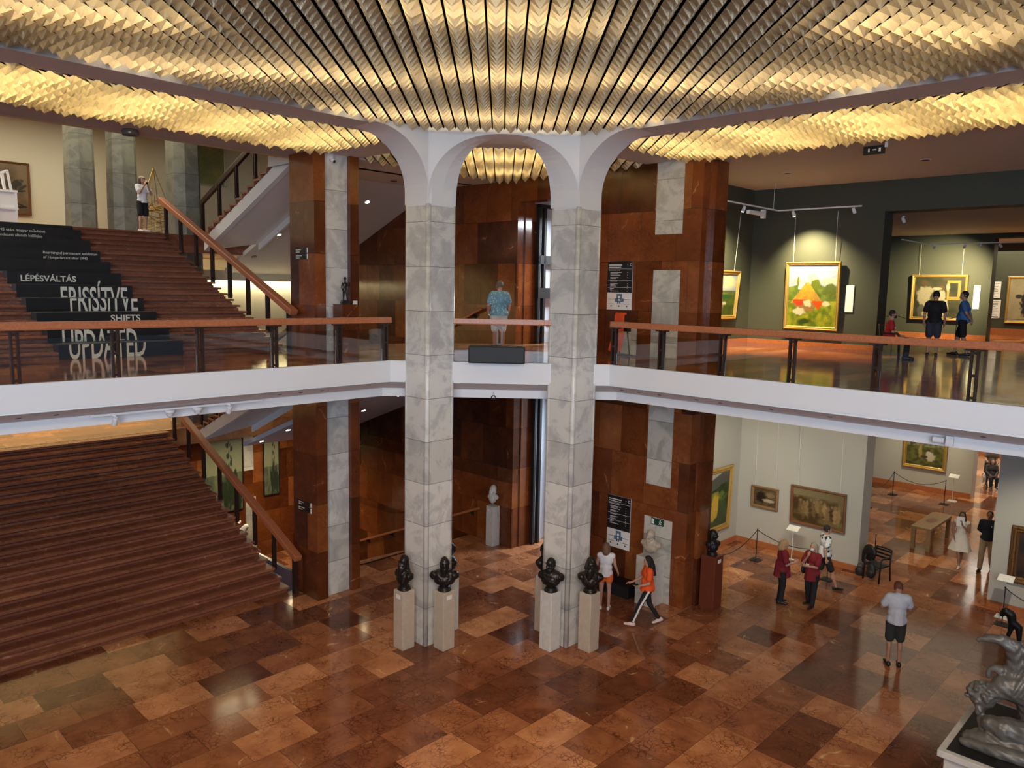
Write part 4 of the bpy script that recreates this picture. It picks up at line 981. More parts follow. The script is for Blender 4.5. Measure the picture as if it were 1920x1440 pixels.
def painting(label, loc, rz, w, h, fn, fw=0.09, mat='gold', depth=0.09, tilt=0.0, inner='gold', nx=90, wires=None, backing=None):
    root = thing('painting', label, 'painting', loc, rz)
    root.rotation_euler = (tilt, 0, rz)
    painted(root, w - 2 * fw, h - 2 * fw, fn, nx, -depth * 0.35, x0=fw, z0=fw)
    m_ = MB()
    P_ = [(0.0, 0.0), (0.0, -depth * 0.75), (0.12, -depth * 0.95), (0.28, -depth), (0.42, -depth * 0.72), (0.62, -depth * 0.62), (0.72, -depth * 0.78), (0.84, -depth * 0.55), (1.0, -depth * 0.35)]
    rings = []
    for t_, yy in P_:
        e = t_ * fw; rings.append([(e, yy, e), (w - e, yy, e), (w - e, yy, h - e), (e, yy, h - e)])
    for i in range(len(rings) - 1): m_.add(rings[i] + rings[i + 1], [(k, (k + 1) % 4, 4 + (k + 1) % 4, 4 + k) for k in range(4)])
    m_.add(rings[0], [(3, 2, 1, 0)])
    m_.build('frame', mat, root)
    if wires:
        q = MB()
        for xx in (0.12 * w, 0.88 * w): q.box(xx - 0.004, xx + 0.004, -0.012, -0.004, h, h + wires)
        q.build('hanging_wire', 'whitem', root)
    return root
GRN, DGR, YG = (0.10, 0.16, 0.02), (0.03, 0.055, 0.012), (0.30, 0.36, 0.04)
def f_valley(x, y):
    c = mixc((0.03, 0.06, 0.02), (0.07, 0.13, 0.02), 0.5 + ns(x, y, 5, 1))
    if y > 0.52 + 0.30 * x + 0.05 * ns(x, y, 6, 2): c = (0.13, 0.13, 0.11)
    if y > 0.72 + 0.35 * x: c = mixc((0.45, 0.48, 0.50), (0.75, 0.70, 0.6), 0.5 + ns(x, y, 4, 3))
    c = mixc(c, (0.20, 0.30, 0.03), blob(x, y, 0.55, 0.56, 0.35, 0.10, 0.2, 0.4))
    for cx, cy, rx, ry, col in ((0.66, 0.38, 0.09, 0.24, (0.85, 0.55, 0.04)), (0.60, 0.22, 0.10, 0.12, (0.75, 0.50, 0.06)), (0.50, 0.33, 0.07, 0.16, (0.75, 0.40, 0.12)), (0.42, 0.24, 0.07, 0.14, (0.55, 0.08, 0.02)), (0.47, 0.42, 0.04, 0.05, (0.8, 0.6, 0.4)), (0.70, 0.62, 0.03, 0.04, (0.5, 0.25, 0.1)), (0.36, 0.16, 0.05, 0.07, (0.8, 0.75, 0.6))):
        c = mixc(c, col, blob(x, y, cx, cy, rx, ry, 0.15, 0.35, cx))
    return c
def f_field(x, y):
    c = mixc((0.13, 0.20, 0.02), (0.05, 0.09, 0.01), 0.5 + 1.2 * ns(x, y, 7, 4))
    c = mixc(c, (0.33, 0.42, 0.05), blob(x, y, 0.4, 0.48, 0.5, 0.09, 0.3, 0.5)); c = mixc(c, (0.03, 0.12, 0.03), blob(x, y, 0.72, 0.46, 0.24, 0.06, 0.3, 0.4))
    if y > 0.60 + 0.02 * ns(x, y, 9): c = mixc((0.35, 0.50, 0.72), (0.92, 0.86, 0.52), 0.45 + 1.3 * ns(x, y, 4, 5)); 
    if 0.555 < y < 0.61: c = (0.14, 0.15, 0.07)
    for cx, cy, rx, ry, col in ((0.62, 0.24, 0.10, 0.07, (0.35, 0.20, 0.12)), (0.56, 0.20, 0.05, 0.05, (0.8, 0.75, 0.6)), (0.74, 0.29, 0.05, 0.04, (0.75, 0.70, 0.5))): c = mixc(c, col, blob(x, y, cx, cy, rx, ry, 0.2, 0.4, cx))
    return c
def f_stack(x, y):
    c = mixc((0.16, 0.24, 0.015), (0.50, 0.52, 0.03), 0.45 + 1.1 * ns(x, y, 11, 6) + 0.4 * (x - 0.5)); c = mixc(c, (0.04, 0.09, 0.01), blob(x, y, 0.36, 0.07, 0.15, 0.05, 0.4, 0.5))
    if y > 0.42: c = mixc((0.10, 0.17, 0.02), (0.25, 0.33, 0.05), 0.5 + ns(x, y, 9, 7))
    lim = 0.70 - 0.12 * abs(x - 0.5) + 0.05 * ns(x, y, 5, 8) - (0.06 if 0.2 < x < 0.4 else 0)
    if y > lim: c = mixc((0.42, 0.50, 0.68), (0.60, 0.68, 0.80), 0.5 + ns(x, y, 4, 9))
    c = mixc(c, (0.95, 0.88, 0.50), blob(x, y, 0.50, 0.80, 0.10, 0.08, 0.2, 0.3)); c = mixc(c, (0.90, 0.85, 0.50), blob(x, y, 0.85, 0.74, 0.18, 0.05, 0.3, 0.5)); c = mixc(c, (0.85, 0.80, 0.5), blob(x, y, 0.2, 0.74, 0.12, 0.04, 0.3, 0.5))
    c = mixc(c, (0.16, 0.20, 0.02), blob(x, y, 0.57, 0.68, 0.11, 0.09, 0.2, 0.5)); c = mixc(c, (0.13, 0.17, 0.03), blob(x, y, 0.86, 0.60, 0.16, 0.10, 0.2, 0.5)); c = mixc(c, (0.22, 0.20, 0.05), blob(x, y, 0.20, 0.74, 0.025, 0.09, 0.2))
    t_ = (0.72 - y) / 0.34
    if 0 < t_ < 1.02 and abs(x - 0.40) < 0.03 + 0.32 * t_: c = mixc((0.80, 0.42, 0.03), (0.55, 0.30, 0.06), 0.4 + ns(x, y, 12, 10) + (1.2 if x > 0.56 else 0))
    if 0.25 < y < 0.40 and abs(x - 0.38) < 0.30 * (y - 0.12) / 0.28: c = (0.42, 0.22, 0.08)
    if 0.34 < y < 0.44 and abs(x - 0.24) < 0.13 * min(1, (y - 0.30) / 0.10): c = (0.72, 0.07, 0.02)
    if 0.27 < y < 0.42 and abs(x - 0.64) < 0.12 * (y - 0.27) / 0.13: c = (0.80, 0.10, 0.01)
    c = mixc(c, (0.85, 0.78, 0.50), blob(x, y, 0.42, 0.38, 0.08, 0.06, 0.15, 0.4)); c = mixc(c, (0.85, 0.78, 0.55), blob(x, y, 0.25, 0.24, 0.12, 0.06, 0.15, 0.4)); c = mixc(c, (0.85, 0.78, 0.5), blob(x, y, 0.80, 0.38, 0.08, 0.04, 0.2, 0.4))
    return c
def f_room(x, y):
    c = mixc((0.10, 0.06, 0.03), (0.20, 0.14, 0.06), 0.5 + ns(x, y, 7, 11)); c = mixc(c, (0.03, 0.015, 0.01), blob(x, y, 0.32, 0.5, 0.22, 0.34, 0.2, 0.4)); c = mixc(c, (0.70, 0.60, 0.45), blob(x, y, 0.68, 0.35, 0.26, 0.10, 0.2, 0.3)); c = mixc(c, (0.35, 0.25, 0.14), blob(x, y, 0.75, 0.70, 0.2, 0.16, 0.2, 0.3)); return c
def f_crowd(x, y):
    c = mixc((0.10, 0.06, 0.02), (0.25, 0.19, 0.08), 0.5 + 1.4 * ns(x, y, 5, 12) + 0.5 * (y - 0.5))
    if y > 0.80: c = mixc((0.35, 0.28, 0.14), (0.25, 0.19, 0.09), x)
    for i in range(13):
        cx = 0.08 + i * 0.07; cy = 0.46 + 0.22 * ns(i * 3.1, 2, 1, 5); c = mixc(c, mixc((0.50, 0.34, 0.14), (0.10, 0.05, 0.02), 0.5 + ns(i * 1.7, 3, 1, 2) * 1.6), blob(x, y, cx, cy, 0.045, 0.20, 0.35, 0.7, i)); c = mixc(c, (0.36, 0.23, 0.11), blob(x, y, cx, cy + 0.22, 0.022, 0.045, 0.5, 0.6, i))
    return c
def f_meadow(x, y):
    c = mixc((0.08, 0.09, 0.02), (0.20, 0.20, 0.05), 0.5 + 1.3 * ns(x, y, 8, 13))
    if y > 0.72: c = mixc((0.10, 0.10, 0.04), (0.35, 0.34, 0.2), 0.5 + 1.5 * ns(x, y, 12, 14))
    for cx, cy, rx, ry, col in ((0.38, 0.55, 0.05, 0.28, (0.50, 0.36, 0.12)), (0.37, 0.84, 0.03, 0.05, (0.35, 0.2, 0.1)), (0.66, 0.36, 0.13, 0.15, (0.75, 0.68, 0.50)), (0.60, 0.50, 0.06, 0.07, (0.8, 0.74, 0.6)), (0.62, 0.60, 0.03, 0.04, (0.12, 0.06, 0.03)), (0.50, 0.34, 0.10, 0.05, (0.10, 0.06, 0.05))): c = mixc(c, col, blob(x, y, cx, cy, rx, ry, 0.2, 0.4, cx))
    return c
def f_studio(x, y):
    c = mixc((0.030, 0.032, 0.018), (0.085, 0.075, 0.035), 0.5 + ns(x, y, 6, 15))
    if 0.66 < x < 0.93 and 0.45 < y < 0.93 and not (0.71 < x < 0.88 and 0.52 < y < 0.87): c = (0.38, 0.26, 0.06)
    for cx, cy, rx, ry, col in ((0.20, 0.52, 0.15, 0.26, (0.62, 0.54, 0.36)), (0.30, 0.66, 0.10, 0.10, (0.60, 0.52, 0.34)), (0.20, 0.86, 0.05, 0.07, (0.18, 0.10, 0.05)), (0.16, 0.16, 0.09, 0.16, (0.16, 0.15, 0.12)), (0.56, 0.52, 0.09, 0.16, (0.70, 0.60, 0.42)), (0.62, 0.24, 0.10, 0.20, (0.72, 0.62, 0.44)), (0.57, 0.74, 0.05, 0.06, (0.22, 0.12, 0.05)), (0.46, 0.72, 0.11, 0.035, (0.70, 0.6, 0.42)), (0.68, 0.76, 0.04, 0.10, (0.68, 0.58, 0.40)), (0.28, 0.08, 0.12, 0.08, (0.62, 0.55, 0.32))): c = mixc(c, tuple(q * 0.62 for q in col), blob(x, y, cx, cy, rx * 0.9, ry, 0.12, 0.25, cx))
    return c
def f_lady(x, y):
    c = mixc((0.62, 0.52, 0.30), (0.50, 0.42, 0.26), 0.5 + ns(x, y, 4, 16)); c = mixc(c, (0.04, 0.03, 0.025), blob(x, y, 0.55, 0.42, 0.20, 0.32, 0.12, 0.3)); c = mixc(c, (0.05, 0.04, 0.03), blob(x, y, 0.28, 0.58, 0.10, 0.05, 0.2)); c = mixc(c, (0.5, 0.32, 0.2), blob(x, y, 0.60, 0.80, 0.06, 0.07, 0.2)); return c
def f_dark(x, y): return mixc((0.10, 0.05, 0.03), (0.03, 0.02, 0.015), 0.5 + ns(x, y, 5, 17))
def f_abs(x, y):
    c = mixc((0.36, 0.25, 0.12), (0.22, 0.14, 0.07), 0.5 + ns(x, y, 5, 18))
    for (ax, ay), (bx, by) in (((0.05, 0.45), (0.55, 0.92)), ((0.55, 0.92), (0.60, 0.42)), ((0.60, 0.42), (0.95, 0.46)), ((0.30, 0.45), (0.96, 0.12)), ((0.96, 0.12), (0.40, 0.10)), ((0.05, 0.80), (0.20, 0.42)), ((0.60, 0.60), (0.35, 0.15))):
        dx, dy = bx - ax, by - ay; t_ = max(0, min(1, ((x - ax) * dx + (y - ay) * dy) / (dx * dx + dy * dy))); d = hypot(x - ax - t_ * dx, y - ay - t_ * dy)
        if d < 0.014: c = (0.03, 0.02, 0.015)
    c = mixc(c, (0.06, 0.045, 0.03), blob(x, y, 0.80, 0.58, 0.14, 0.10, 0.2, 0.8)); c = mixc(c, (0.05, 0.04, 0.03), blob(x, y, 0.40, 0.32, 0.07, 0.10, 0.2, 0.4)); return c
def f_plants(x, y):
    c = mixc((0.42, 0.44, 0.26), (0.24, 0.30, 0.20), 0.5 + 1.5 * ns(x, y, 3, 19) + (0.5 - y))
    if y < 0.5 + 0.05 * ns(x, y, 5): c = mixc((0.10, 0.13, 0.09), (0.25, 0.27, 0.15), 0.5 + ns(x, y, 8, 20))
    for cx, cy, rx, ry in ((0.55, 0.22, 0.07, 0.26), (0.66, 0.30, 0.06, 0.28), (0.78, 0.24, 0.08, 0.24), (0.46, 0.30, 0.05, 0.16), (0.62, 0.50, 0.05, 0.10), (0.82, 0.44, 0.05, 0.12), (0.9, 0.2, 0.08, 0.2), (0.70, 0.66, 0.035, 0.05), (0.62, 0.76, 0.04, 0.04), (0.72, 0.86, 0.04, 0.04), (0.60, 0.90, 0.04, 0.035)): c = mixc(c, (0.03, 0.055, 0.025), blob(x, y, cx, cy, rx, ry, 0.15, 0.5, cx))
    for i in range(14):
        yy = 0.5 + i * 0.034; c = mixc(c, (0.05, 0.07, 0.03), blob(x, y, 0.68 + 0.04 * sin(i * 1.3), yy, 0.012, 0.03, 0.2)); 
    return c
def f_green(x, y): return mixc((0.32, 0.42, 0.20), (0.55, 0.55, 0.20), 0.5 + 1.2 * ns(x, y, 4, 21) + (x - 0.5))
painting('large gilt-framed valley scene with a figure in yellow on the ground floor side wall', W(19.05, 11.44, 0.58), RV, 2.55, 2.0, f_valley, 0.17, tilt=0.03, nx=110)
painting('gilt-framed landscape with green field partly behind the red pier upstairs', W(18.75, 11.43, UF + 0.85), RV, 2.50, 1.42, f_field, 0.12, tilt=0.07, wires=1.7, nx=100)
painting('bright upright painting of an orange haystack with red cloths in a gilt frame', W(22.18, 10.27, UF + 0.60), RU, 1.60, 1.95, f_stack, 0.10, tilt=0.03, wires=1.4, nx=160)
painting('small dark landscape-format painting on the grey wall left of the larger one', W(22.18, 10.96, 1.24), RU, 0.87, 0.68, f_room, 0.08, mat='wood', tilt=0.03, wires=2.6)
painting('brown painting of a crowd in a reddish frame on the grey wall', W(22.18, 9.69, 1.02), RU, 1.63, 1.16, f_crowd, 0.075, mat='woodframe', tilt=0.04, wires=2.5, nx=110)
painting('gilt-framed meadow with two figures in the far ground floor room', W(33.77, 10.18, 0.90), RU, 1.62, 1.35, f_meadow, 0.13, tilt=0.03)
painting('large gilt-framed studio scene in the far upper room behind two visitors', W(33.77, 10.36, UF + 0.72), RU, 2.0, 1.78, f_studio, 0.11, tilt=0.03, wires=1.2, nx=150, depth=0.12)
painting('painting of a dark-dressed lady cut by the right edge in the farthest upper room', W(39.95, 8.34, UF + 0.55), RU, 1.5, 2.05, f_lady, 0.10)
painting('dark painting in an ornate dark gilt frame at the right edge downstairs', W(22.18, 4.02, 0.78), RU, 1.3, 1.45, f_dark, 0.17, mat=plain('dark_gilt', (0.16, 0.08, 0.025), 0.4, metal=0.5, bump=0.8, bscale=30))
painting('abstract brown painting with black lines at the far left on the upper landing', W(5.9, 30.97, 9.98), RV, 2.0, 1.75, f_abs, 0.07, mat='woodframe')
painting('green and yellow picture behind the handrail of the stair at the top left', W(12.6, 30.97, 11.7), RV, 2.3, 2.2, f_green, 0.03, mat='whitem', nx=40)
painting('dark mural of cactus plants seen under the side stair', W(12.35, 27.97, -0.95), RV, 1.55, 2.9, f_plants, 0.03, mat='iron', nx=80, depth=0.05)
painting('narrow green picture beside the left pier seen under the side stair', W(14.75, 27.95, -0.6), RV, 0.7, 2.3, f_plants, 0.04, mat='iron', nx=30, depth=0.05)
card('tall white text panel right of the haystack painting', W(22.185, 8.42, UF + 1.52), RU, 0.22, 0.74, 'text_panel', 'text panel')
card('tall white text panel right of the studio scene in the far upper room', W(33.78, 8.05, UF + 1.65), RU, 0.22, 0.9, 'text_panel', 'text panel')
card('upper pale text sheet in the farthest upper room', W(39.97, 8.85, UF + 2.0), RU, 0.5, 0.72, 'text_panel', 'text panel', lines=9)
card('lower pale text sheet in the farthest upper room', W(39.97, 8.80, UF + 1.15), RU, 0.5, 0.82, 'text_panel', 'text panel', lines=10)

# ------------------------------------------------------------------ lighting tracks and spots
def spot_obj(label, loc, aim, r=0.045, ln=0.15, power=0, col=(1.0, 0.82, 0.50), size=55, stem=0.1, mat='whitem', blend=0.8, group=None):
    root = thing('spotlight', label, 'spotlight', loc, 0, group)
    d = (Vector(aim) - Vector(loc)); d.normalize(); c = Vector((0, 0, -stem))
    m_ = MB(); m_.tube([(0, 0, 0), (0, 0, -stem)], 0.012, 8); m_.box(-0.03, 0.03, -0.02, 0.02, -0.02, 0.0); m_.build('stem', mat, root)
    m_ = MB(); m_.tube([c - d * ln * 0.45, c - d * ln * 0.3, c + d * ln * 0.55], [r * 0.7, r * 0.95, r], 14); hd_ = m_.build('head', mat, root, smooth=False)
    m_ = MB(); m_.tube([c + d * ln * 0.56, c + d * ln * 0.60], r * 0.8, 12); m_.build('lens', 'lampon' if power else 'iron', hd_)
    if power:
        p0 = Vector(loc) + c + d * (ln * 0.75)
        lamp('SPOT', 'spot_beam', p0, power, col, spot_size=radians(size), spot_blend=blend, shadow_soft_size=0.04, aim=aim)
    return root
def track(label, pts, name='lighting_track'):
    m_ = MB(); base = Vector(pts[0])
    for a, b_ in zip(pts[:-1], pts[1:]): m_.bar(Vector(a) - base, Vector(b_) - base, 0.04, 0.035)
    o = m_.build(name, 'whitem', loc=base); tag(o, label, 'lighting track'); return o
zt = 10.15
track('white lighting track hung in front of the dark green wall upstairs', [W(17.6, 10.2, zt), W(21.2, 10.2, zt), W(21.2, 7.9, zt)])
o = MB(); o.tube([(0, 0, 0), (0, 0, 0.73)], 0.006, 6); o = o.build('track_cable', 'whitem', loc=W(20.9, 10.2, zt)); tag(o, 'thin white cable holding the upstairs lighting track', 'cable')
root = thing('emergency_lamp', 'flat white emergency lamp box on the upstairs track near the red pier', 'lamp', W(19.9, 10.2, zt - 0.02), G45)
m_ = MB(); m_.box(-0.45, 0.35, -0.05, 0.05, -0.20, -0.10); m_.build('box', 'whitem', root, bevel=0.01)
m_ = MB(); m_.box(0.35, 0.47, -0.05, 0.05, -0.26, -0.03); m_.build('adapter', 'whitem', root)
SPC = (1.0, 0.84, 0.45)
spot_obj('white spotlight on the upstairs track aimed at the haystack painting', W(21.2, 9.75, zt), W(22.2, 9.5, UF + 1.7), power=760, col=SPC, size=100, blend=1.0)
spot_obj('white spotlight at the right end of the upstairs track', W(21.2, 8.1, zt), W(22.2, 7.6, UF + 2), power=0)
spot_obj('white spotlight on the upstairs track behind the red pier aimed at the field landscape', W(19.3, 10.25, zt), W(19.9, 11.45, UF + 1.9), power=900, col=(1.0, 0.85, 0.48), size=105, blend=1.0)
track('white lighting track in the far upper room', [W(28.5, 9.2, 9.75), W(31.4, 9.2, 9.75), W(31.4, 6.2, 9.75)])
spot_obj('lit spotlight on the far upper track above the visitor in black', W(31.4, 8.0, 9.75), W(33.8, 9.2, UF + 1.9), power=1100, col=SPC, size=95, blend=1.0)
spot_obj('dark spotlight at the left of the far upper track', W(31.4, 9.0, 9.75), W(33.8, 9.8, UF + 2))
spot_obj('spotlight at the right end of the far upper track, its head turned right', W(31.4, 6.9, 9.75), W(33.8, 6.0, UF + 2))
spot_obj('spotlight just right of the lit one on the far upper track', W(31.4, 7.5, 9.75), W(36, 7, UF + 2))
spot_obj('white spotlight under the ceiling edge of the far upper room opening', W(22.9, 7.4, 10.0), W(26, 7, 7))
track('dark lighting track under the gallery near the grey wall', [W(17.6, 8.4, 4.95), W(17.6, 7.0, 4.95)])
spot_obj('lit white spotlight left of the gallery track downstairs', W(17.5, 8.95, 5.1), W(20.6, 11.45, 1.4), power=200, col=(1.0, 0.88, 0.62), size=90, stem=0.2)
spot_obj('white spotlight second on the gallery track downstairs', W(17.6, 8.3, 4.95), W(22.2, 10.5, 1.4), power=120, col=(1.0, 0.9, 0.68), size=95)
spot_obj('white spotlight third on the gallery track downstairs', W(17.6, 7.9, 4.95), W(22, 8, 1))
spot_obj('bright lit spotlight under the right balcony above the floral shirt visitor', W(17.2, 6.2, 5.15), W(22.2, 8.6, 1.6), power=200, col=(1.0, 0.86, 0.6), size=90, r=0.07)
spot_obj('lit downlight spot behind the balcony edge shining on the floor by the walking woman', W(16.9, 10.6, ZB - 0.02), W(15.6, 8.9, 0), power=110, col=(1.0, 0.62, 0.30), size=34, blend=0.5)
spot_obj('spotlight in the far ground floor room aimed at the meadow painting', W(31.0, 8.8, 5.0), W(33.8, 9.4, 1.5), power=260, col=(1.0, 0.88, 0.6), size=60)
spot_obj('spotlight inside the right gallery aimed at the dark ornate painting', W(18.6, 3.0, 5.0), W(22.2, 3.4, 1.0), power=260, col=(1.0, 0.86, 0.6), size=60)
# on the sloping edge of the balcony, left
track('white lighting track on the sloping underside of the left balcony', [W(4.22, 13.83, 5.56), W(7.29, 13.83, 5.56)])
for i, u in enumerate((4.6, 6.62)):
    spot_obj(('leftmost hanging spotlight of the left balcony track' , 'rightmost hanging spotlight of the left balcony track')[i], W(u, 13.80, 5.55), W(u, 16, 2), stem=0.10)
for i, u in enumerate((5.52, 6.02)):
    root = thing('security_camera', ('white dome camera in the middle of the left balcony track', 'second white dome camera right of it on the left balcony track')[i], 'camera', W(u, 13.80, 5.54), G45)
    m_ = MB(); m_.lathe([(0.03, -0.12), (0.055, -0.10), (0.065, -0.05), (0.085, -0.04), (0.085, 0)], 18); m_.build('housing', 'whitem', root, smooth=True)
    m_ = MB(); m_.lathe([(0.012, -0.13), (0.034, -0.118)], 12); m_.build('lens', 'black', root)
root = thing('spotlight', 'small ring-shaped spotlight under the balcony between the columns', 'spotlight', (-0.14, 17.12, 5.52))
m_ = MB(); m_.tube([(0, 0, 0), (0, 0, -0.09)], 0.01, 8); m_.build('stem', 'whitem', root)
m_ = MB(); m_.tube([(0.045 * cos(a * pi / 8), 0, -0.135 + 0.045 * sin(a * pi / 8)) for a in range(17)], 0.011, 8); m_.build('ring', 'iron', root)
root = thing('security_camera', 'white camera under the right balcony at the right edge', 'camera', W(13.95, 3.60, 5.52), G45)
m_ = MB(); m_.tube([(0, 0, -0.05), (0.0, 0.16, -0.05)], [0.05, 0.06], 14); m_.build('housing', 'whitem', root)
m_ = MB(); m_.box(-0.04, 0.04, -0.14, -0.03, -0.12, 0.04); m_.build('bracket', 'whitem', root)
def downlight(label, loc, nrm, r=0.06, on=False, power=0, group=None, rim='whitem'):
    n_ = Vector(nrm).normalized(); root = thing('downlight', label, 'downlight', loc, 0, group)
    m_ = MB(); m_.tube([n_ * 0.0, n_ * 0.012], r, 18); rm_ = m_.build('rim', rim, root)
    m_ = MB(); m_.tube([n_ * 0.012, n_ * 0.016], r * 0.7, 16); m_.build('bulb', 'lampon' if on else 'iron', rm_)
    if power: lamp('SPOT', 'downlight_beam', Vector(loc) + n_ * 0.05, power, (1.0, 0.84, 0.5), spot_size=radians(110), spot_blend=0.9, shadow_soft_size=0.05, aim=Vector(loc) + n_)
    return root
sl = Vector((-0.21 * -S2, 0, 0))
def slope_n(side_):      # normal of the balcony's sloping underside
    a = 0.34
    h_ = W(0, -1) if side_ == 'v' else W(-1, 0)
    return Vector((h_.x * a, h_.y * a, -1)).normalized()
for i, u in enumerate((3.17, 3.70, 7.62, 8.08, 8.57)):
    downlight('small recessed downlight in the sloping underside of the left balcony', W(u, 13.72, 5.665), slope_n('v'), group='downlights of the left balcony')
for i, v in enumerate((9.94, 9.50, 8.98, 8.09, 7.56, 6.5, 5.4, 3.0)):
    downlight('small recessed downlight in the sloping underside of the right balcony', W(13.72, v, 5.665), slope_n('u'), group='downlights of the right balcony')
sn = Vector((0, 0, -1)) + W(0, -1) * 0.40; sn.normalize()
def on_slope(v, top): return (ZC - 0.405 * (v - 19.5)) if top else (5.1 - 0.373 * (v - 17.3))
downlight('lit downlight in the sloping ceiling left of the upper pier', W(12.95, 23.2, on_slope(23.2, 1)), sn, 0.10, True, 14)
downlight('unlit downlight in the sloping ceiling left of the upper pier', W(12.95, 24.9, on_slope(24.9, 1)), sn, 0.10, rim='iron')
downlight('lit downlight in the sloping ceiling between upper pier and left column', W(14.6, 20.65, on_slope(20.65, 1)), sn, 0.10, True, 16)
downlight('dark downlight in the ceiling high between upper pier and left column', W(14.3, 18.9, ZC), (0, 0, -1), 0.10, rim='iron')
downlight('left lit downlight in the sloping ceiling under the side stair downstairs', W(12.95, 24.6, on_slope(24.6, 0)), sn, 0.10, True, 14)
downlight('right lit downlight in the sloping ceiling under the side stair downstairs', W(13.0, 22.9, on_slope(22.9, 0)), sn, 0.10, True, 14)
downlight('lower lit downlight in the sloping ceiling right of the lower pier', W(14.6, 20.9, on_slope(20.9, 0)), sn, 0.09, True, 10)
downlight('upper lit downlight in the sloping ceiling right of the lower pier', W(14.6, 19.0, on_slope(19.0, 0)), sn, 0.09, True, 10)
downlight('thin dark ceiling vent ring on the right gallery ceiling near the pier', W(19.5, 9.2, ZC), (0, 0, -1), 0.11, rim='ceil')
downlight('thin dark ceiling vent ring on the right gallery ceiling at the right', W(19.4, 5.9, ZC), (0, 0, -1), 0.12, rim='ceil')

# ------------------------------------------------------------------ rope barriers, label stands
def barrier_post(label, u, v, z=0.0, h=0.95):
    root = thing('rope_post', label, 'barrier post', W(u, v, z), G45, 'rope barrier posts')
    m_ = MB(); m_.box(-0.15, 0.15, -0.15, 0.15, 0, 0.018); m_.build('base', 'iron', root)
    m_ = MB(); m_.tube([(0, 0, 0.018), (0, 0, h)], 0.013, 10); m_.lathe([(0.02, h - 0.03), (0.02, h)], 10); m_.build('pole', 'iron', root)
    return root
def rope(label, a, b, za, zb=None, sag=0.28):
    zb = za if zb is None else zb
    p, q = W(*a, za), W(*b, zb); pts = []
    for i in range(15):
        t = i / 14; c = p.lerp(q, t); c.z -= sag * 4 * t * (1 - t); pts.append(c - p)
    m_ = MB(); m_.tube(pts, 0.011, 6); o = m_.build('rope', 'iron', loc=p, smooth=True); tag(o, label, 'rope', 'barrier ropes')
barrier_post('black rope post beside the red-brown pedestal', 17.95, 10.10); barrier_post('black rope post in front of the valley painting near the corner', 20.93, 10.11)
barrier_post('black rope post in front of the crowd painting beside the floral shirt visitor', 20.93, 8.0); barrier_post('black rope post behind the black armchair', 22.9, 7.45, h=1.0)
rope('rope in front of the large valley painting', (17.95, 10.10), (20.93, 10.11), 0.92, sag=0.33); rope('rope from the corner post towards the two women in red', (20.93, 10.11), (20.93, 8.0), 0.92, sag=0.24)
barrier_post('leftmost rope post in the far ground floor room', 29.37, 9.95); barrier_post('middle rope post in the far ground floor room', 32.1, 9.95); barrier_post('right rope post in the far ground floor room', 32.1, 8.1)
rope('rope leading left out of the far ground floor room', (27.4, 9.95), (29.37, 9.95), 0.92); rope('rope between the left and middle posts of the far room', (29.37, 9.95), (32.1, 9.95), 0.92, sag=0.35); rope('rope below the meadow painting in the far room', (32.1, 9.95), (32.1, 8.1), 0.92, sag=0.3)
barrier_post('black rope post before the ornate dark painting at the right edge', 21.13, 3.85); rope('rope leading to the right edge from the post before the ornate painting', (21.13, 3.85), (21.13, 2.2), 0.92)
barrier_post('rope post in the upper room in front of the studio scene', 32.0, 10.4, UF); barrier_post('rope post in the upper room hidden by the visitors', 32.0, 8.2, UF)
rope('rope in front of the studio scene upstairs', (32.0, 10.4), (32.0, 8.2), UF + 0.92, sag=0.22); rope('rope left of the studio scene upstairs', (32.0, 11.2), (32.0, 10.4), UF + 0.92, sag=0.1)
rope('rope in front of the lady painting in the farthest upper room', (38.6, 9.2), (38.6, 6.0), UF + 0.95, sag=0.2)
def label_stand(label, u, v):
    root = thing('label_stand', label, 'label stand', W(u, v, 0), G45)
    m_ = MB(); m_.box(-0.15, 0.15, -0.15, 0.15, 0, 0.02); m_.build('base', 'whitem', root)
    m_ = MB(); m_.tube([(0, 0, 0.02), (0, 0, 0.98)], 0.012, 10); m_.build('pole', 'whitem', root)
    m_ = MB(); m_.add([(-0.11, -0.17, 0.94), (0.11, -0.17, 0.98 + 0.06), (0.11, 0.17, 0.98 + 0.06), (-0.11, 0.17, 0.94), (-0.11, -0.17, 0.95), (0.11, -0.17, 1.05), (0.11, 0.17, 1.05), (-0.11, 0.17, 0.95)], [(0, 3, 2, 1), (4, 5, 6, 7), (0, 1, 5, 4), (1, 2, 6, 5), (2, 3, 7, 6), (3, 0, 4, 7)]); m_.build('plate', 'paper', root)
label_stand('white label stand below the small dark painting on the grey wall', 21.65, 9.35)
label_stand('white label stand right of the meadow painting in the far room', 32.85, 8.02)
label_stand('white label stand below the ornate dark painting at the right edge', 21.65, 3.95)

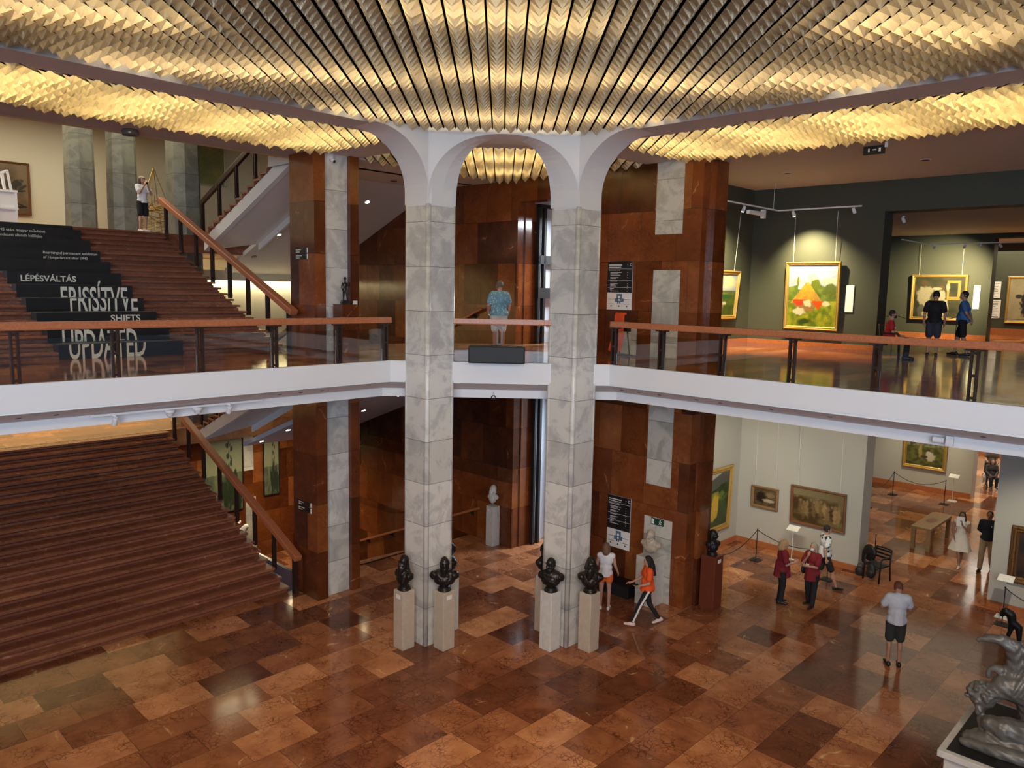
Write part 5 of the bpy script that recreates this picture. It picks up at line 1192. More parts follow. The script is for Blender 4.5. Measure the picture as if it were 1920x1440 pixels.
# ------------------------------------------------------------------ wooden table-bench, armchair, bags
root = thing('display_table', 'long wooden table with four thick legs in the middle of the far room', 'table', W(26.65, 7.02, 0), G45)
m_ = MB(); m_.box(-1.1, 1.1, -0.29, 0.29, 0.66, 0.74); m_.build('tabletop', 'wood', root, bevel=0.008)
m_ = MB(); m_.lathe([(0.30, 0.742), (0.30, 0.746)], 28, sy=0.5); m_.build('dark_inlay', 'redwood', root)
for x in (-1.02, 1.02):
    for y in (-0.22, 0.22): m_ = MB(); m_.box(x - 0.055, x + 0.055, y - 0.055, y + 0.055, 0, 0.66); m_.build('leg', 'wood', root)
def armchair(label, loc, rz):
    root = thing('armchair', label, 'chair', loc, rz)
    for x in (-0.24, 0.24):
        m_ = MB(); m_.tube([(x, -0.24, 0), (x, -0.22, 0.44), (x, -0.21, 0.62), (x, -0.17, 0.67), (x, 0.18, 0.67)], 0.022, 8); m_.build('front_leg', 'iron', root, smooth=True)
        m_ = MB(); m_.tube([(x, 0.27, 0), (x, 0.21, 0.44), (x * 0.95, 0.26, 0.86)], 0.022, 8); m_.build('rear_leg', 'iron', root, smooth=True)
    m_ = MB(); m_.box(-0.24, 0.24, -0.23, 0.22, 0.41, 0.455); m_.build('seat', 'black', root, bevel=0.015)
    m_ = MB()
    for z in (0.58, 0.68, 0.78): m_.box(-0.23, 0.23, 0.225 + (z - 0.5) * 0.1, 0.245 + (z - 0.5) * 0.1, z, z + 0.05)
    m_.tube([(-0.228, 0.26, 0.86), (0, 0.275, 0.88), (0.228, 0.26, 0.86)], 0.022, 8); m_.build('backrest', 'iron', root)
    return root
armchair('black armchair at the end of the grey wall downstairs', W(21.95, 7.05, 0), radians(-60))
root = thing('backpack', 'black backpack hanging on the black armchair', 'bag', W(21.72, 7.12, 0.05), radians(-60))
b = Blob(); b.ell((0, 0, 0.24), (0.14, 0.09, 0.22)); b.ell((0, -0.07, 0.17), (0.11, 0.05, 0.11)); b.mesh('body', 'black', root, 0.012)
m_ = MB(); m_.tube([(-0.06, 0.06, 0.42), (-0.07, 0.1, 0.55), (0.07, 0.1, 0.55), (0.06, 0.06, 0.42)], 0.012, 6); m_.build('strap', 'iron', root)
root = thing('handbag', 'small dark bag on the floor left of the black armchair', 'bag', W(21.95, 7.5, 0), radians(-30))
b = Blob(); b.ell((0, 0, 0.12), (0.13, 0.08, 0.14)); b.mesh('body', 'black', root, 0.012)
m_ = MB(); m_.tube([(-0.07, 0, 0.22), (-0.05, 0, 0.34), (0.05, 0, 0.34), (0.07, 0, 0.22)], 0.01, 6); m_.build('handle', 'iron', root)
m_ = MB(); root = thing('jacket', 'dark jacket hung over the back of the black armchair', 'jacket', W(22.0, 7.3, 0.5), radians(-60))
b = Blob(); b.ell((0, 0.02, 0.20), (0.21, 0.075, 0.24)); b.ell((-0.17, 0, 0.05), (0.05, 0.05, 0.2)); b.mesh('body', 'iron', root, 0.015, disp=lambda c: 0.01 * mnoise.noise(c * 12))

# ------------------------------------------------------------------ things on the upper landing
root = thing('crate_sculpture', 'white wooden box sculpture with an open lid on the upper landing', 'sculpture', W(5.85, 27.2, ZL), G45)
m_ = MB(); m_.box(-0.75, 0.62, -0.4, 0.4, 0.0, 1.05); m_.build('box', 'white', root)
m_ = MB()
for x in (-0.75, -0.3, 0.15, 0.60): m_.box(x - 0.03, x + 0.03, -0.43, -0.40, 0, 1.08)
for z in (0.03, 0.55, 1.05): m_.box(-0.78, 0.65, -0.44, -0.40, z - 0.03, z + 0.03)
for y in (-0.3, 0.0, 0.3): m_.box(0.62, 0.66, y - 0.03, y + 0.03, 0, 1.08)
m_.build('battens', 'white', root)
m_ = MB(); m_.bar((0.5, -0.4, 1.06), (0.42, -0.4, 1.62), 0.06, 0.06); m_.bar((0.42, -0.4, 1.62), (-0.5, -0.4, 1.25), 0.06, 0.06); m_.bar((0.34, -0.4, 1.08), (0.3, -0.4, 1.52), 0.05, 0.05); m_.bar((0.5, 0.3, 1.06), (0.42, 0.3, 1.62), 0.06, 0.06); m_.bar((0.42, 0.3, 1.62), (0.42, -0.4, 1.62), 0.06, 0.06)
m_.build('open_lid', 'white', root)
root = thing('wire_sculpture', 'tangled brass wire sculpture with a pointed top on the upper landing', 'sculpture', W(10.75, 27.7, ZL), G45)
m_ = MB(); rnd = random.Random(5); apex = Vector((0.05, 0, 2.35))
for (x, y) in ((-0.75, -0.3), (0.8, -0.2), (0.1, 0.5), (0.05, -0.05), (-0.3, 0.4), (0.45, 0.4)): m_.tube([apex, (x * 0.55, y * 0.55, 1.2), (x, y, 0.0)], 0.012, 5)
for k in range(46):
    a = rnd.uniform(0, 2 * pi); z = rnd.uniform(0.05, 1.1); rr = 0.75 - z * 0.35; a2 = a + rnd.uniform(1.6, 4.2); z2 = max(0.03, z + rnd.uniform(-0.5, 0.5))
    m_.tube([(rr * cos(a), rr * sin(a) * 0.6, z), (rr * cos(a2), rr * sin(a2) * 0.6, z2)], 0.009, 5)
m_.tube([(0.6, 0, 1.75), (1.55, 0, 1.95)], 0.009, 5); m_.tube([(0.7, 0, 2.05), (1.25, 0, 1.85)], 0.009, 5)
m_.build('wires', plain('brass_wire', (0.55, 0.36, 0.12), 0.35, metal=0.8), root)
root = thing('marble_sculpture', 'white marble reclining sculpture half hidden behind the lower handrail', 'sculpture', W(12.3, 25.9, -3.05), G45)
b = Blob(); b.chain([(-0.4, 0, 1.7), (0.0, 0, 2.0), (0.35, 0, 1.75), (0.6, -0.1, 2.1)], [0.2, 0.24, 0.18, 0.1]); b.ell((-0.35, 0, 2.25), (0.13, 0.13, 0.16)); b.chain([(-0.3, -0.1, 2.05), (0.1, -0.25, 2.1), (0.35, -0.15, 2.35)], [0.08, 0.07, 0.05]); b.mesh('figure', 'pedwhite', root, 0.025)
m_ = MB(); m_.box(-0.7, 0.7, -0.35, 0.35, 0, 1.6); m_.build('plinth', 'pedwhite', root)

# ------------------------------------------------------------------ great bronze group at the lower right
root = thing('plinth', 'pale stone plinth with a dark top at the bottom right corner', 'plinth', W(13.35, 1.86, 0), G45)
m_ = MB(); m_.box(-1.0, 1.1, -1.6, 0.95, 0, 1.0); m_.build('block', 'pedwhite', root, bevel=0.01)
m_ = MB(); m_.box(-1.08, 1.18, -1.68, 1.03, 1.0, 1.10); m_.build('cornice', 'pedwhite', root, bevel=0.01)
m_ = MB(); m_.box(-0.98, 1.08, -1.58, 0.93, 1.10, 1.115); m_.build('dark_top', 'iron', root)
# ------------------------------------------------------------------ winged bronze group
root = thing('bronze_sculpture', 'large grey bronze winged figure bending over, on the plinth at the bottom right', 'sculpture', (7.62, 10.85, 1.115), radians(-35))
b = Blob()
b.chain([(-0.37, 0.0, 1.56), (-0.24, 0.02, 1.61), (-0.08, 0.05, 1.62), (0.08, 0.10, 1.52), (0.13, 0.15, 1.33), (0.10, 0.16, 1.12)], [0.035, 0.06, 0.085, 0.12, 0.12, 0.12])
for k in range(7):
    t = k / 6; b.chain([(0.06 + 0.16 * t, 0.05 + 0.05 * t, 1.62 - 0.02 * k), (0.26 + 0.16 * t, 0.12 + 0.1 * t, 1.42 - 0.05 * k), (0.42 + 0.16 * t, 0.2 + 0.15 * t, 0.95 - 0.05 * k)], [0.055, 0.075, 0.03])
b.ell((0.34, 0.18, 1.28), (0.30, 0.13, 0.42)); b.ell((0.30, 0.18, 1.00), (0.28, 0.18, 0.30)); b.ell((0.12, 0.14, 1.02), (0.20, 0.13, 0.20)); b.ell((0.16, 0.20, 1.05), (0.20, 0.14, 0.26))
b.chain([(-0.05, 0.10, 1.12), (-0.12, 0.10, 1.14), (-0.19, 0.08, 1.10), (-0.20, 0.08, 1.00)], [0.08, 0.06, 0.04, 0.035])
b.ell((-0.24, -0.02, 0.69), (0.185, 0.18, 0.19), rot(0.3, 0.5))
rnd = random.Random(11)   # curls of the bowed head
for k in range(64):
    th = rnd.uniform(0, 2 * pi); ph_ = rnd.uniform(-0.2, 1.3)
    b.ell((-0.24 + 0.205 * cos(ph_) * cos(th), -0.02 + 0.195 * cos(ph_) * sin(th), 0.70 + 0.205 * sin(ph_)), (0.042, 0.042, 0.038))
b.cone((-0.28, -0.12, 0.60), (-0.27, -0.17, 0.50), 0.06, 0.045); b.cone((-0.25, -0.16, 0.56), (-0.25, -0.20, 0.53), 0.02, 0.02)
b.chain([(-0.10, 0.03, 0.80), (0.04, 0.08, 0.90), (0.28, 0.16, 0.90)], [0.14, 0.20, 0.28])
b.chain([(0.28, 0.2, 0.95), (0.44, 0.22, 0.66), (0.50, 0.22, 0.35)], [0.26, 0.26, 0.27])
b.chain([(-0.12, -0.12, 0.36), (0.06, -0.14, 0.33), (0.34, -0.02, 0.26), (0.6, 0.1, 0.25)], [0.12, 0.18, 0.22, 0.24])
b.chain([(-0.23, -0.06, 0.56), (-0.25, -0.04, 0.42), (-0.20, -0.06, 0.24), (-0.10, -0.10, 0.12)], [0.05, 0.055, 0.07, 0.08])
b.chain([(-0.10, -0.14, 0.32), (-0.04, -0.16, 0.14), (0.12, -0.22, 0.06)], [0.08, 0.08, 0.06])
b.ell((0.2, 0.0, 0.02), (0.62, 0.42, 0.14)); b.chain([(-0.36, -0.12, 0.05), (-0.12, -0.2, 0.12), (0.3, -0.2, 0.10)], [0.10, 0.13, 0.12]); b.chain([(-0.42, -0.28, 0.03), (0.0, -0.36, 0.06), (0.5, -0.34, 0.04)], [0.07, 0.10, 0.12])
b.cone((-0.22, -0.12, 0.10), (-0.16, -0.1, 0.26), 0.08, 0.03)
b.mesh('figure', 'greybronze', root, voxel=0.0145, sm=0, cut=((0, 0, 0.004), (0, 0, -1)), disp=lambda c: 0.010 * mnoise.noise(c * 9) + (0.010 * sin(c.x * 60 - c.z * 28) if (c.z > 0.85 and c.x > 0.12) else 0.004 * sin(c.z * 50 + c.x * 30)))
root = thing('small_sculpture', 'small curved black sculpture cut off by the right edge behind the winged bronze', 'sculpture', W(20.1, 3.55, 0), radians(-35))
b = Blob(); b.chain([(-0.13, 0, 0.62), (-0.06, 0, 0.72), (0.05, 0, 0.66), (0.09, 0, 0.48), (0.06, 0, 0.28), (0.02, 0, 0.1), (0.0, 0, 0.0)], [0.05, 0.09, 0.10, 0.085, 0.05, 0.04, 0.035]); b.chain([(0.08, 0, 0.5), (0.22, 0, 0.4), (0.26, 0, 0.0)], [0.09, 0.08, 0.035]); b.mesh('figure', 'iron', root, 0.014)

# ================================================================== PEOPLE
def hand(b, w_, d, n_, side, curl=0.35, k=1.0):
    """w_: wrist, d: pointing direction, n_: palm normal, side: +1 thumb towards d x n"""
    w_, d, n_ = Vector(w_), Vector(d).normalized(), Vector(n_).normalized(); n_ = (n_ - d * n_.dot(d)).normalized(); a = d.cross(n_) * side
    b.cone(w_, w_ + d * 0.045 * k, 0.026 * k, 0.024 * k); 
    for s in (-0.022, 0.0, 0.022): b.cone(w_ + d * 0.02 * k + a * s * k, w_ + d * 0.075 * k + a * s * k * 1.1, 0.014 * k, 0.0125 * k)
    for i, (s, ln) in enumerate(((0.030, 0.062), (0.011, 0.072), (-0.009, 0.066), (-0.028, 0.052))):
        p0 = w_ + d * 0.082 * k + a * s * k; c1 = curl + 0.06 * i
        d1 = (d * cos(c1) + n_ * sin(c1)); p1 = p0 + d1 * ln * 0.55 * k; d2 = (d * cos(2.1 * c1) + n_ * sin(2.1 * c1)); p2 = p1 + d2 * ln * 0.5 * k
        b.cone(p0, p1, 0.0092 * k, 0.0085 * k, n_=8); b.cone(p1, p2, 0.0085 * k, 0.0072 * k, n_=8)
    t0 = w_ + d * 0.028 * k + a * 0.026 * k; t1 = t0 + (d * 0.6 + a * 0.7 + n_ * 0.2).normalized() * 0.036 * k; t2 = t1 + (d * 0.9 + a * 0.25 + n_ * 0.3).normalized() * 0.03 * k
    b.cone(t0, t1, 0.012 * k, 0.0105 * k, n_=8); b.cone(t1, t2, 0.0105 * k, 0.008 * k, n_=8)
skins = {}
def skin(c=(0.50, 0.28, 0.19)):
    if c not in skins: skins[c] = plain('skin', c, 0.55)
    return skins[c]
def cloth(c, var=0.12): return plain('cloth', c, 0.85, var=var, vscale=18, bump=0.35, bscale=28)
HAIRM = {}
def hairm(c):
    if c not in HAIRM: HAIRM[c] = plain('hair', c, 0.6, var=0.35, vscale=40, bump=0.6, bscale=90)
    return HAIRM[c]
def person(label, loc, face, h, pose, top, bottom, shoes, hair, skinc=(0.50, 0.28, 0.19), group=None, build=1.0, extras=None, hands=True):
    """face: world heading in degrees (0 = +x, 90 = away from the viewpoint); local +y is forward, +x the figure's right"""
    root = thing('person', label, 'person', loc, radians(face - 90), group); s = h / 1.70; bd = build
    J = dict(pel=(0, 0, .93), waist=(0, 0, 1.08), chest=(0, 0, 1.27), neck=(0, -.005, 1.43), head=(0, .02, 1.585), sR=(.175, 0, 1.375), sL=(-.175, 0, 1.375), eR=(.215, -.01, 1.10), eL=(-.215, -.01, 1.10),
             wR=(.225, .06, .86), wL=(-.225, .06, .86), hR=(.085, 0, .90), hL=(-.085, 0, .90), kR=(.095, .02, .50), kL=(-.095, .02, .50), aR=(.10, -.02, .085), aL=(-.10, -.02, .085), tR=None, tL=None)
    P0 = {k: v for k, v in pose.items()}; hy, hp = P0.pop('hyaw', 0), P0.pop('hpitch', 0); hd = P0.pop('hands', {}); foot = P0.pop('feet', {})
    J.update(P0); J = {k: (Vector(v) * s if v is not None else None) for k, v in J.items()}
    Rh = rot(radians(hy), radians(hp)); sk = skin(skinc)
    b = Blob()
    tilt_q = Vector((0, 0, 1)).rotation_difference((J['neck'] - J['pel']).normalized()).to_matrix()
    def torso(b, e, pel=True):
        if pel: b.ell(J['pel'] + Vector((0, 0, -.0)), ((.158 * bd + e) * s, (.115 * bd + e) * s, (.115 + e) * s), tilt_q)
        b.ell(J['waist'], ((.135 * bd + e) * s, (.098 * bd + e) * s, (.15 + e) * s), tilt_q); b.ell(J['chest'], ((.160 * (0.5 + 0.5 * bd) + e) * s, (.108 * bd + e) * s, (.165 + e) * s), tilt_q)
        mid = (J['sR'] + J['sL']) / 2
        b.cone(J['sR'] * .86 + mid * .14, J['sL'] * .86 + mid * .14, (.058 + e) * s, (.058 + e) * s); b.cone(J['chest'] + (J['neck'] - J['chest']) * .35, J['neck'] + (J['chest'] - J['neck']) * .12, (.10 + e * .6) * s, (.055 + e * .5) * s)
    torso(b, -0.004)
    b.cone(J['neck'] - (J['neck'] - J['chest']) * .25, J['head'] + Vector((0, -.01, -.05)) * s, .056 * s, .052 * s)
    H = lambda x, y, z: J['head'] + Rh @ (Vector((x, y, z)) * s)
    b.ell(J['head'], (.074 * s, .094 * s, .112 * s), Rh); b.ell(H(0, .035, -.065), (.050 * s, .052 * s, .048 * s), Rh); b.cone(H(0, .090, .012), H(0, .112, -.030), .009 * s, .015 * s)
    b.ell(H(0, .088, -.062), (.022 * s, .012 * s, .010 * s), Rh)
    for q in (-1, 1): b.ell(H(q * .076, -.004, -.012), (.011 * s, .020 * s, .030 * s), Rh)
    for k, q in (('R', 1), ('L', -1)):
        b.cone(J['s' + k], J['e' + k], .047 * s, .037 * s); b.cone(J['e' + k], J['w' + k], .038 * s, .024 * s)
        hw = hd.get(k, {}); d = Vector(hw.get('d', (J['w' + k] - J['e' + k]).normalized())); n_ = Vector(hw.get('n', (-q, 0.1, 0)))
        hand(b, J['w' + k], d, n_, hw.get('side', q), hw.get('curl', 0.35), s * 1.02)
        b.cone(J['h' + k], J['k' + k], .080 * s * bd, .052 * s); b.cone(J['k' + k], J['a' + k], .053 * s, .033 * s)
        cf = J['k' + k].lerp(J['a' + k], .3); b.ell(cf + Vector((0, -.016 * s, 0)), (.048 * s, .05 * s, .10 * s))
        fd = Vector(foot.get(k, (0.12 * q, 1, -0.0))).normalized(); b.cone(J['a' + k] + Vector((0, 0, -.035 * s)), J['a' + k] + fd * .13 * s + Vector((0, 0, -.05 * s)), .034 * s, .028 * s)
    body = b.mesh('body', sk, root, voxel=0.0112, sm=1)
    # shoes
    for k, q in (('R', 1), ('L', -1)):
        fd = Vector(foot.get(k, (0.12 * q, 1, -0.0))).normalized(); a_ = J['a' + k]; sb = Blob()
        dn = fd.cross(Vector((0, 0, 1))).cross(fd).normalized()
        sb.cone(a_ - fd * .055 * s - dn * .045 * s, a_ + fd * .165 * s - dn * .052 * s, .038 * s, .032 * s, 1.0); sb.cone(a_ - fd * .045 * s - dn * .02 * s, a_ + fd * .07 * s - dn * .035 * s, .040 * s, .036 * s)
        o = sb.mesh('shoe', shoes, root, voxel=0.012, sm=1)
    # bottom garment
    kind, bm_mat = bottom[0], bottom[1]; b = Blob()
    if kind in ('trousers', 'shorts', 'bermuda', 'leggings'):
        lim = {'trousers': 1.0, 'leggings': 0.97, 'shorts': .34, 'bermuda': .86}[kind]; lo = {'trousers': 0.026, 'leggings': .012, 'shorts': .024, 'bermuda': .026}[kind]
        b.ell(J['pel'] + Vector((0, 0, -.01 * s)), ((.165 * bd + .012) * s, (.122 * bd + .012) * s, .12 * s), tilt_q)
        for k in 'RL':
            if kind in ('trousers', 'leggings'):
                b.cone(J['h' + k], J['k' + k], (.088 * bd + lo * .4) * s, (.056 + lo * .8) * s); e_ = J['k' + k].lerp(J['a' + k], lim - .06); b.cone(J['k' + k], e_, (.057 + lo * .8) * s, (.038 + lo) * s)
            else: b.cone(J['h' + k], J['h' + k].lerp(J['k' + k], lim), (.088 * bd + lo * .5) * s, (.080 if kind == 'shorts' else .068) * s + lo * .8)
    elif kind == 'skirt':
        c0 = J['pel'] + Vector((0, 0, .12 * s)); pr = bottom[2] if len(bottom) > 2 else .26
        m_ = MB(); rows = []
        for i in range(7):
            t = i / 6; rr = (.13 + (pr - .13) * t ** .8) * s
            rows.append([(c0.x + rr * (1 + .07 * sin(6 * a) * t) * cos(a), c0.y + rr * .8 * (1 + .07 * sin(6 * a) * t) * sin(a), c0.z - .52 * t * s) for a in [2 * pi * j / 36 for j in range(36)]])
        for i in range(6): m_.add(rows[i] + rows[i + 1], [(j, (j + 1) % 36, 36 + (j + 1) % 36, 36 + j) for j in range(36)])
        m_.build('skirt', bm_mat, root, smooth=True)
    if b.v: b.mesh(kind if kind != 'bermuda' else 'shorts', bm_mat, root, voxel=0.0145, sm=2, disp=lambda c: 0.004 * mnoise.noise(c * 14))
    # top garment
    kind, tm = top[0], top[1]; b = Blob(); e = top[2] if len(top) > 2 else .016
    torso(b, e, True)
    if kind == 'tunic': b.cone(J['waist'], J['pel'] + Vector((0, 0, -.22 * s)), (.135 * bd + e) * s, (.175 * bd + e) * s, .78)
    else: b.cone(J['waist'], J['pel'] + Vector((0, 0, -.03)), (.132 * bd + e) * s, (.158 * bd + e) * s, .76)
    sl_ = {'sleeveless': 0, 'tee': .62, 'tunic': .72, 'long': 2}[kind]
    for k in 'RL':
        if sl_ == 2: b.cone(J['s' + k], J['e' + k], (.054 + e * .7) * s, (.044 + e * .7) * s); b.cone(J['e' + k], J['e' + k].lerp(J['w' + k], .9), (.044 + e * .7) * s, (.030 + e * .6) * s)
        elif sl_: b.cone(J['s' + k], J['s' + k].lerp(J['e' + k], sl_), (.054 + e * .6) * s, (.052 + e * .9) * s)
    b.mesh({'sleeveless': 'vest', 'tee': 'shirt', 'tunic': 'tunic', 'long': 'sweater'}[kind], tm, root, voxel=0.0145, sm=2, disp=lambda c: 0.005 * mnoise.noise(c * 11), cut=(J['pel'] + Vector((0, 0, (-.20 if kind == 'tunic' else -.045) * s)), (0, 0, -1)))
    # hair and face
    hk, hc = hair[0], hairm(hair[1])
    if hk != 'none':
        b = Blob(); b.ell(H(0, -.018, .028), (.083 * s, .094 * s, .098 * s), Rh)
        for q in (-1, 1): b.ell(H(q * .058, -.02, -.01), (.026 * s, .06 * s, .05 * s), Rh)
        if hk == 'bob':
            b.cone(H(0, -.05, .0), H(0, -.065, -.12), .086 * s, .088 * s)
            for q in (-1, 1): b.cone(H(q * .062, -.01, -.0), H(q * .075, -.015, -.13), .036 * s, .034 * s)
        if hk == 'long':
            b.cone(H(0, -.05, .0), H(0, -.075, -.16), .082 * s, .080 * s); b.cone(H(0, -.075, -.16), H(0, -.10, -.36), .078 * s, .045 * s)
            for q in (-1, 1): b.cone(H(q * .062, -.01, .0), H(q * .085, .0, -.16), .034 * s, .03 * s); b.cone(H(q * .085, .0, -.16), H(q * .09, -.02, -.28), .03 * s, .018 * s)
        if hk == 'curly':
            for j in range(22):
                a = j * 2.4; z = -.05 + .13 * (j / 22); b.ell(H(.078 * cos(a) * .95, -.03 + .085 * sin(a) * (1 if sin(a) < 0.2 else .3), z), (.032 * s,) * 3)
        b.mesh('hair', hc, root, voxel=0.012, sm=1, disp=lambda c: 0.004 * mnoise.noise(c * 35))
    m_ = Blob()
    for q in (-1, 1):
        m_ = Blob(); m_.ell(H(q * .031, .084, .018), (.013 * s, .006 * s, .007 * s), Rh, 10); m_.build('eye', 'black', body, smooth=True)
    m_ = Blob(); m_.ell(H(0, .099, -.062), (.021 * s, .005 * s, .005 * s), Rh, 10); m_.build('mouth', plain('lips', (0.35, 0.10, 0.08), 0.5), body, smooth=True)
    if extras: extras(root, s, J, H, Rh)
    return root
def mask(col):
    def f_(root, s, J, H, Rh):
        m_ = Blob(); m_.ell(H(0, .062, -.052), (.062 * s, .055 * s, .047 * s), Rh); m_.mesh('face_mask', plain('mask_cloth', col, 0.8), root, voxel=0.008, sm=1)
    return f_
def mixmat(name, bg, fgs, scale, thr):
    m, t, out = nt(name); tc = N(t, 'ShaderNodeTexCoord'); vo = N(t, 'ShaderNodeTexVoronoi', i_Scale=scale); nz = N(t, 'ShaderNodeTexNoise', i_Scale=scale * 1.2, i_Detail=3.0)
    L(t, tc.outputs['Object'], nz.inputs['Vector']); ad = N(t, 'ShaderNodeMix', data_type='RGBA', i_0=0.12); L(t, tc.outputs['Object'], ad.inputs[6]); L(t, nz.outputs['Color'], ad.inputs[7]); L(t, ad.outputs[2], vo.inputs['Vector'])
    mr = N(t, 'ShaderNodeMapRange', i_1=thr, i_2=thr + 0.06, i_3=1.0, i_4=0.0); L(t, vo.outputs['Distance'], mr.inputs[0])
    mx = N(t, 'ShaderNodeMix', data_type='RGBA'); L(t, mr.outputs[0], mx.inputs[0]); mx.inputs[6].default_value = (*bg, 1); mx.inputs[7].default_value = (*fgs, 1)
    p = N(t, 'ShaderNodeBsdfPrincipled', i_Roughness=0.85); L(t, mx.outputs[2], p.inputs['Base Color']); L(t, p.outputs[0], out.inputs[0]); return m
WHITE = cloth((0.78, 0.80, 0.84)); BLACK = cloth((0.012, 0.012, 0.014)); DNAVY = cloth((0.012, 0.018, 0.035)); REDT = cloth((0.20, 0.012, 0.018)); ORG = cloth((0.85, 0.10, 0.015)); ORGS = cloth((0.80, 0.16, 0.03))
KHAKI = cloth((0.42, 0.35, 0.22)); DENIM = cloth((0.035, 0.045, 0.07)); BLUE = cloth((0.06, 0.17, 0.42)); DGREY = cloth((0.035, 0.038, 0.036)); CREAMC = cloth((0.66, 0.68, 0.66))
SHW = cloth((0.75, 0.70, 0.68)); SHB = plain('black_shoe', (0.012, 0.012, 0.012), 0.4)
PATT = mixmat('blue_patterned_cloth', (0.14, 0.30, 0.40), (0.45, 0.58, 0.62), 17.0, 0.30)
FLOW = mixmat('white_cloth_black_flowers', (0.62, 0.65, 0.66), (0.035, 0.04, 0.05), 9.0, 0.36)
def head(d):  # world heading from a world direction
    return math.degrees(atan2(d[1], d[0]))
# 1 man photographing on the upper landing
def x1(root, s, J, H, Rh):
    m_ = Blob(); m_.ell(H(0, -.012, .055), (.085 * s, .098 * s, .062 * s), Rh); m_.cone(H(-.03, .085, .05), H(.03, .085, .05), .022 * s, .022 * s); m_.mesh('cap', plain('beige_cap', (0.45, 0.34, 0.24), 0.8), root, 0.0095)
    m_ = MB(); c = (J['wR'] + J['wL']) / 2 + Vector((0, .03, .05)) * s; m_.box(c.x - .04, c.x + .04, c.y - .01, c.y + .02, c.z - .02, c.z + .05); m_.build('camera', 'iron', root, bevel=0.006)
person('person in white t-shirt, black shorts and beige cap photographing at the top of the stair', W(9.43, 25.12, ZL), -28, 1.70,
       dict(eR=(.20, .14, 1.16), eL=(-.20, .16, 1.16), wR=(.055, .20, 1.42), wL=(-.045, .21, 1.40), hands={'R': dict(d=(-.2, .3, 1), n=(-1, 0, 0)), 'L': dict(d=(.2, .3, 1), n=(1, 0, 0))}),
       ('tee', WHITE, .02), ('bermuda', BLACK), SHW, ('bob', (0.05, 0.03, 0.02)), extras=x1)
# 2 man in patterned shirt
person('grey-haired man in blue patterned shirt and pale shorts seen from behind between the columns', W(13.72, 13.80, UF), 95, 1.80,
       dict(eR=(.25, .03, 1.12), eL=(-.25, .03, 1.12), wR=(.245, .18, .97), wL=(-.245, .18, .97), hyaw=22), ('tee', PATT, .03), ('bermuda', CREAMC), SHW, ('short', (0.15, 0.11, 0.075)), build=1.3, skinc=(0.50, 0.24, 0.18))
# 3 seated attendant upstairs
p3 = W(21.2, 6.95, UF)
armchair('black chair under the seated attendant in the upper gallery', p3, radians(-25 + 90))
def x3(root, s, J, H, Rh):
    mask((0.02, 0.02, 0.022))(root, s, J, H, Rh)
    m_ = Blob(); m_.tube([J['neck'] + Vector((a * .07, .06 - abs(a) * .05, -.02)) for a in (-1, -.5)] + [J['chest'] + Vector((0, .125, -.05))] + [J['neck'] + Vector((a * .07, .06 - abs(a) * .05, -.02)) for a in (.5, 1)], .008, 6); m_.build('lanyard', 'paper', root)
SIT = dict(pel=(0, -.02, .53), waist=(0, -.02, .68), chest=(0, -.01, .87), neck=(0, .01, 1.03), head=(0, .03, 1.19), sR=(.175, 0, .975), sL=(-.175, 0, .975), eR=(.22, .06, .72), eL=(-.22, .06, .72), wR=(.12, .27, .62), wL=(-.10, .27, .62),
           hR=(.09, .0, .51), hL=(-.09, .0, .51), kR=(.12, .43, .50), kL=(-.12, .43, .50), aR=(.12, .40, .085), aL=(-.10, .44, .085))
person('seated attendant in red t-shirt with black mask and short black hair in the upper gallery', p3, -25, 1.64, dict(SIT, hyaw=0, hpitch=-6), ('tee', cloth((0.42, 0.015, 0.025)), .016), ('trousers', BLACK), SHB, ('short', (0.012, 0.010, 0.010)), extras=x3)
# 4,5 visitors before the studio scene
person('man in black t-shirt and dark denim shorts seen from behind in the upper gallery', W(23.23, 6.50, UF), 62, 1.78, dict(eR=(.235, .0, 1.10), eL=(-.235, .0, 1.10), wR=(.235, .07, .86), wL=(-.235, .07, .86), hpitch=-14), ('tee', BLACK, .022), ('bermuda', DENIM), SHB, ('short', (0.012, 0.010, 0.010)), build=1.12)
person('man in blue t-shirt and black shorts with hands clasped behind his back upstairs', W(24.2, 6.04, UF), 140, 1.80, dict(eR=(.24, -.10, 1.12), eL=(-.24, -.10, 1.12), wR=(.06, -.19, .95), wL=(-.05, -.20, .93), hands={'R': dict(d=(-.7, -.1, -.5), n=(0, 1, 0)), 'L': dict(d=(.6, -.1, -.6), n=(0, 1, 0))}, hyaw=25, hpitch=-10,
        kR=(.11, .10, .50), aR=(.12, .16, .085), kL=(-.10, -.04, .50), aL=(-.11, -.16, .085)), ('tee', BLUE, .018), ('bermuda', BLACK), SHB, ('short', (0.012, 0.010, 0.010)))
# 6 woman reading the plan
person('woman in white sleeveless top and orange shorts seen from behind at the plan board', W(14.8, 11.01, 0), 78, 1.70, dict(eR=(.23, .02, 1.12), eL=(-.215, .05, 1.12), wR=(.29, .14, .92), wL=(-.17, .24, 1.02), hyaw=-8), ('sleeveless', WHITE, .02), ('shorts', ORGS), SHW, ('bob', (0.20, 0.11, 0.06)), skinc=(0.52, 0.30, 0.24), build=1.05)
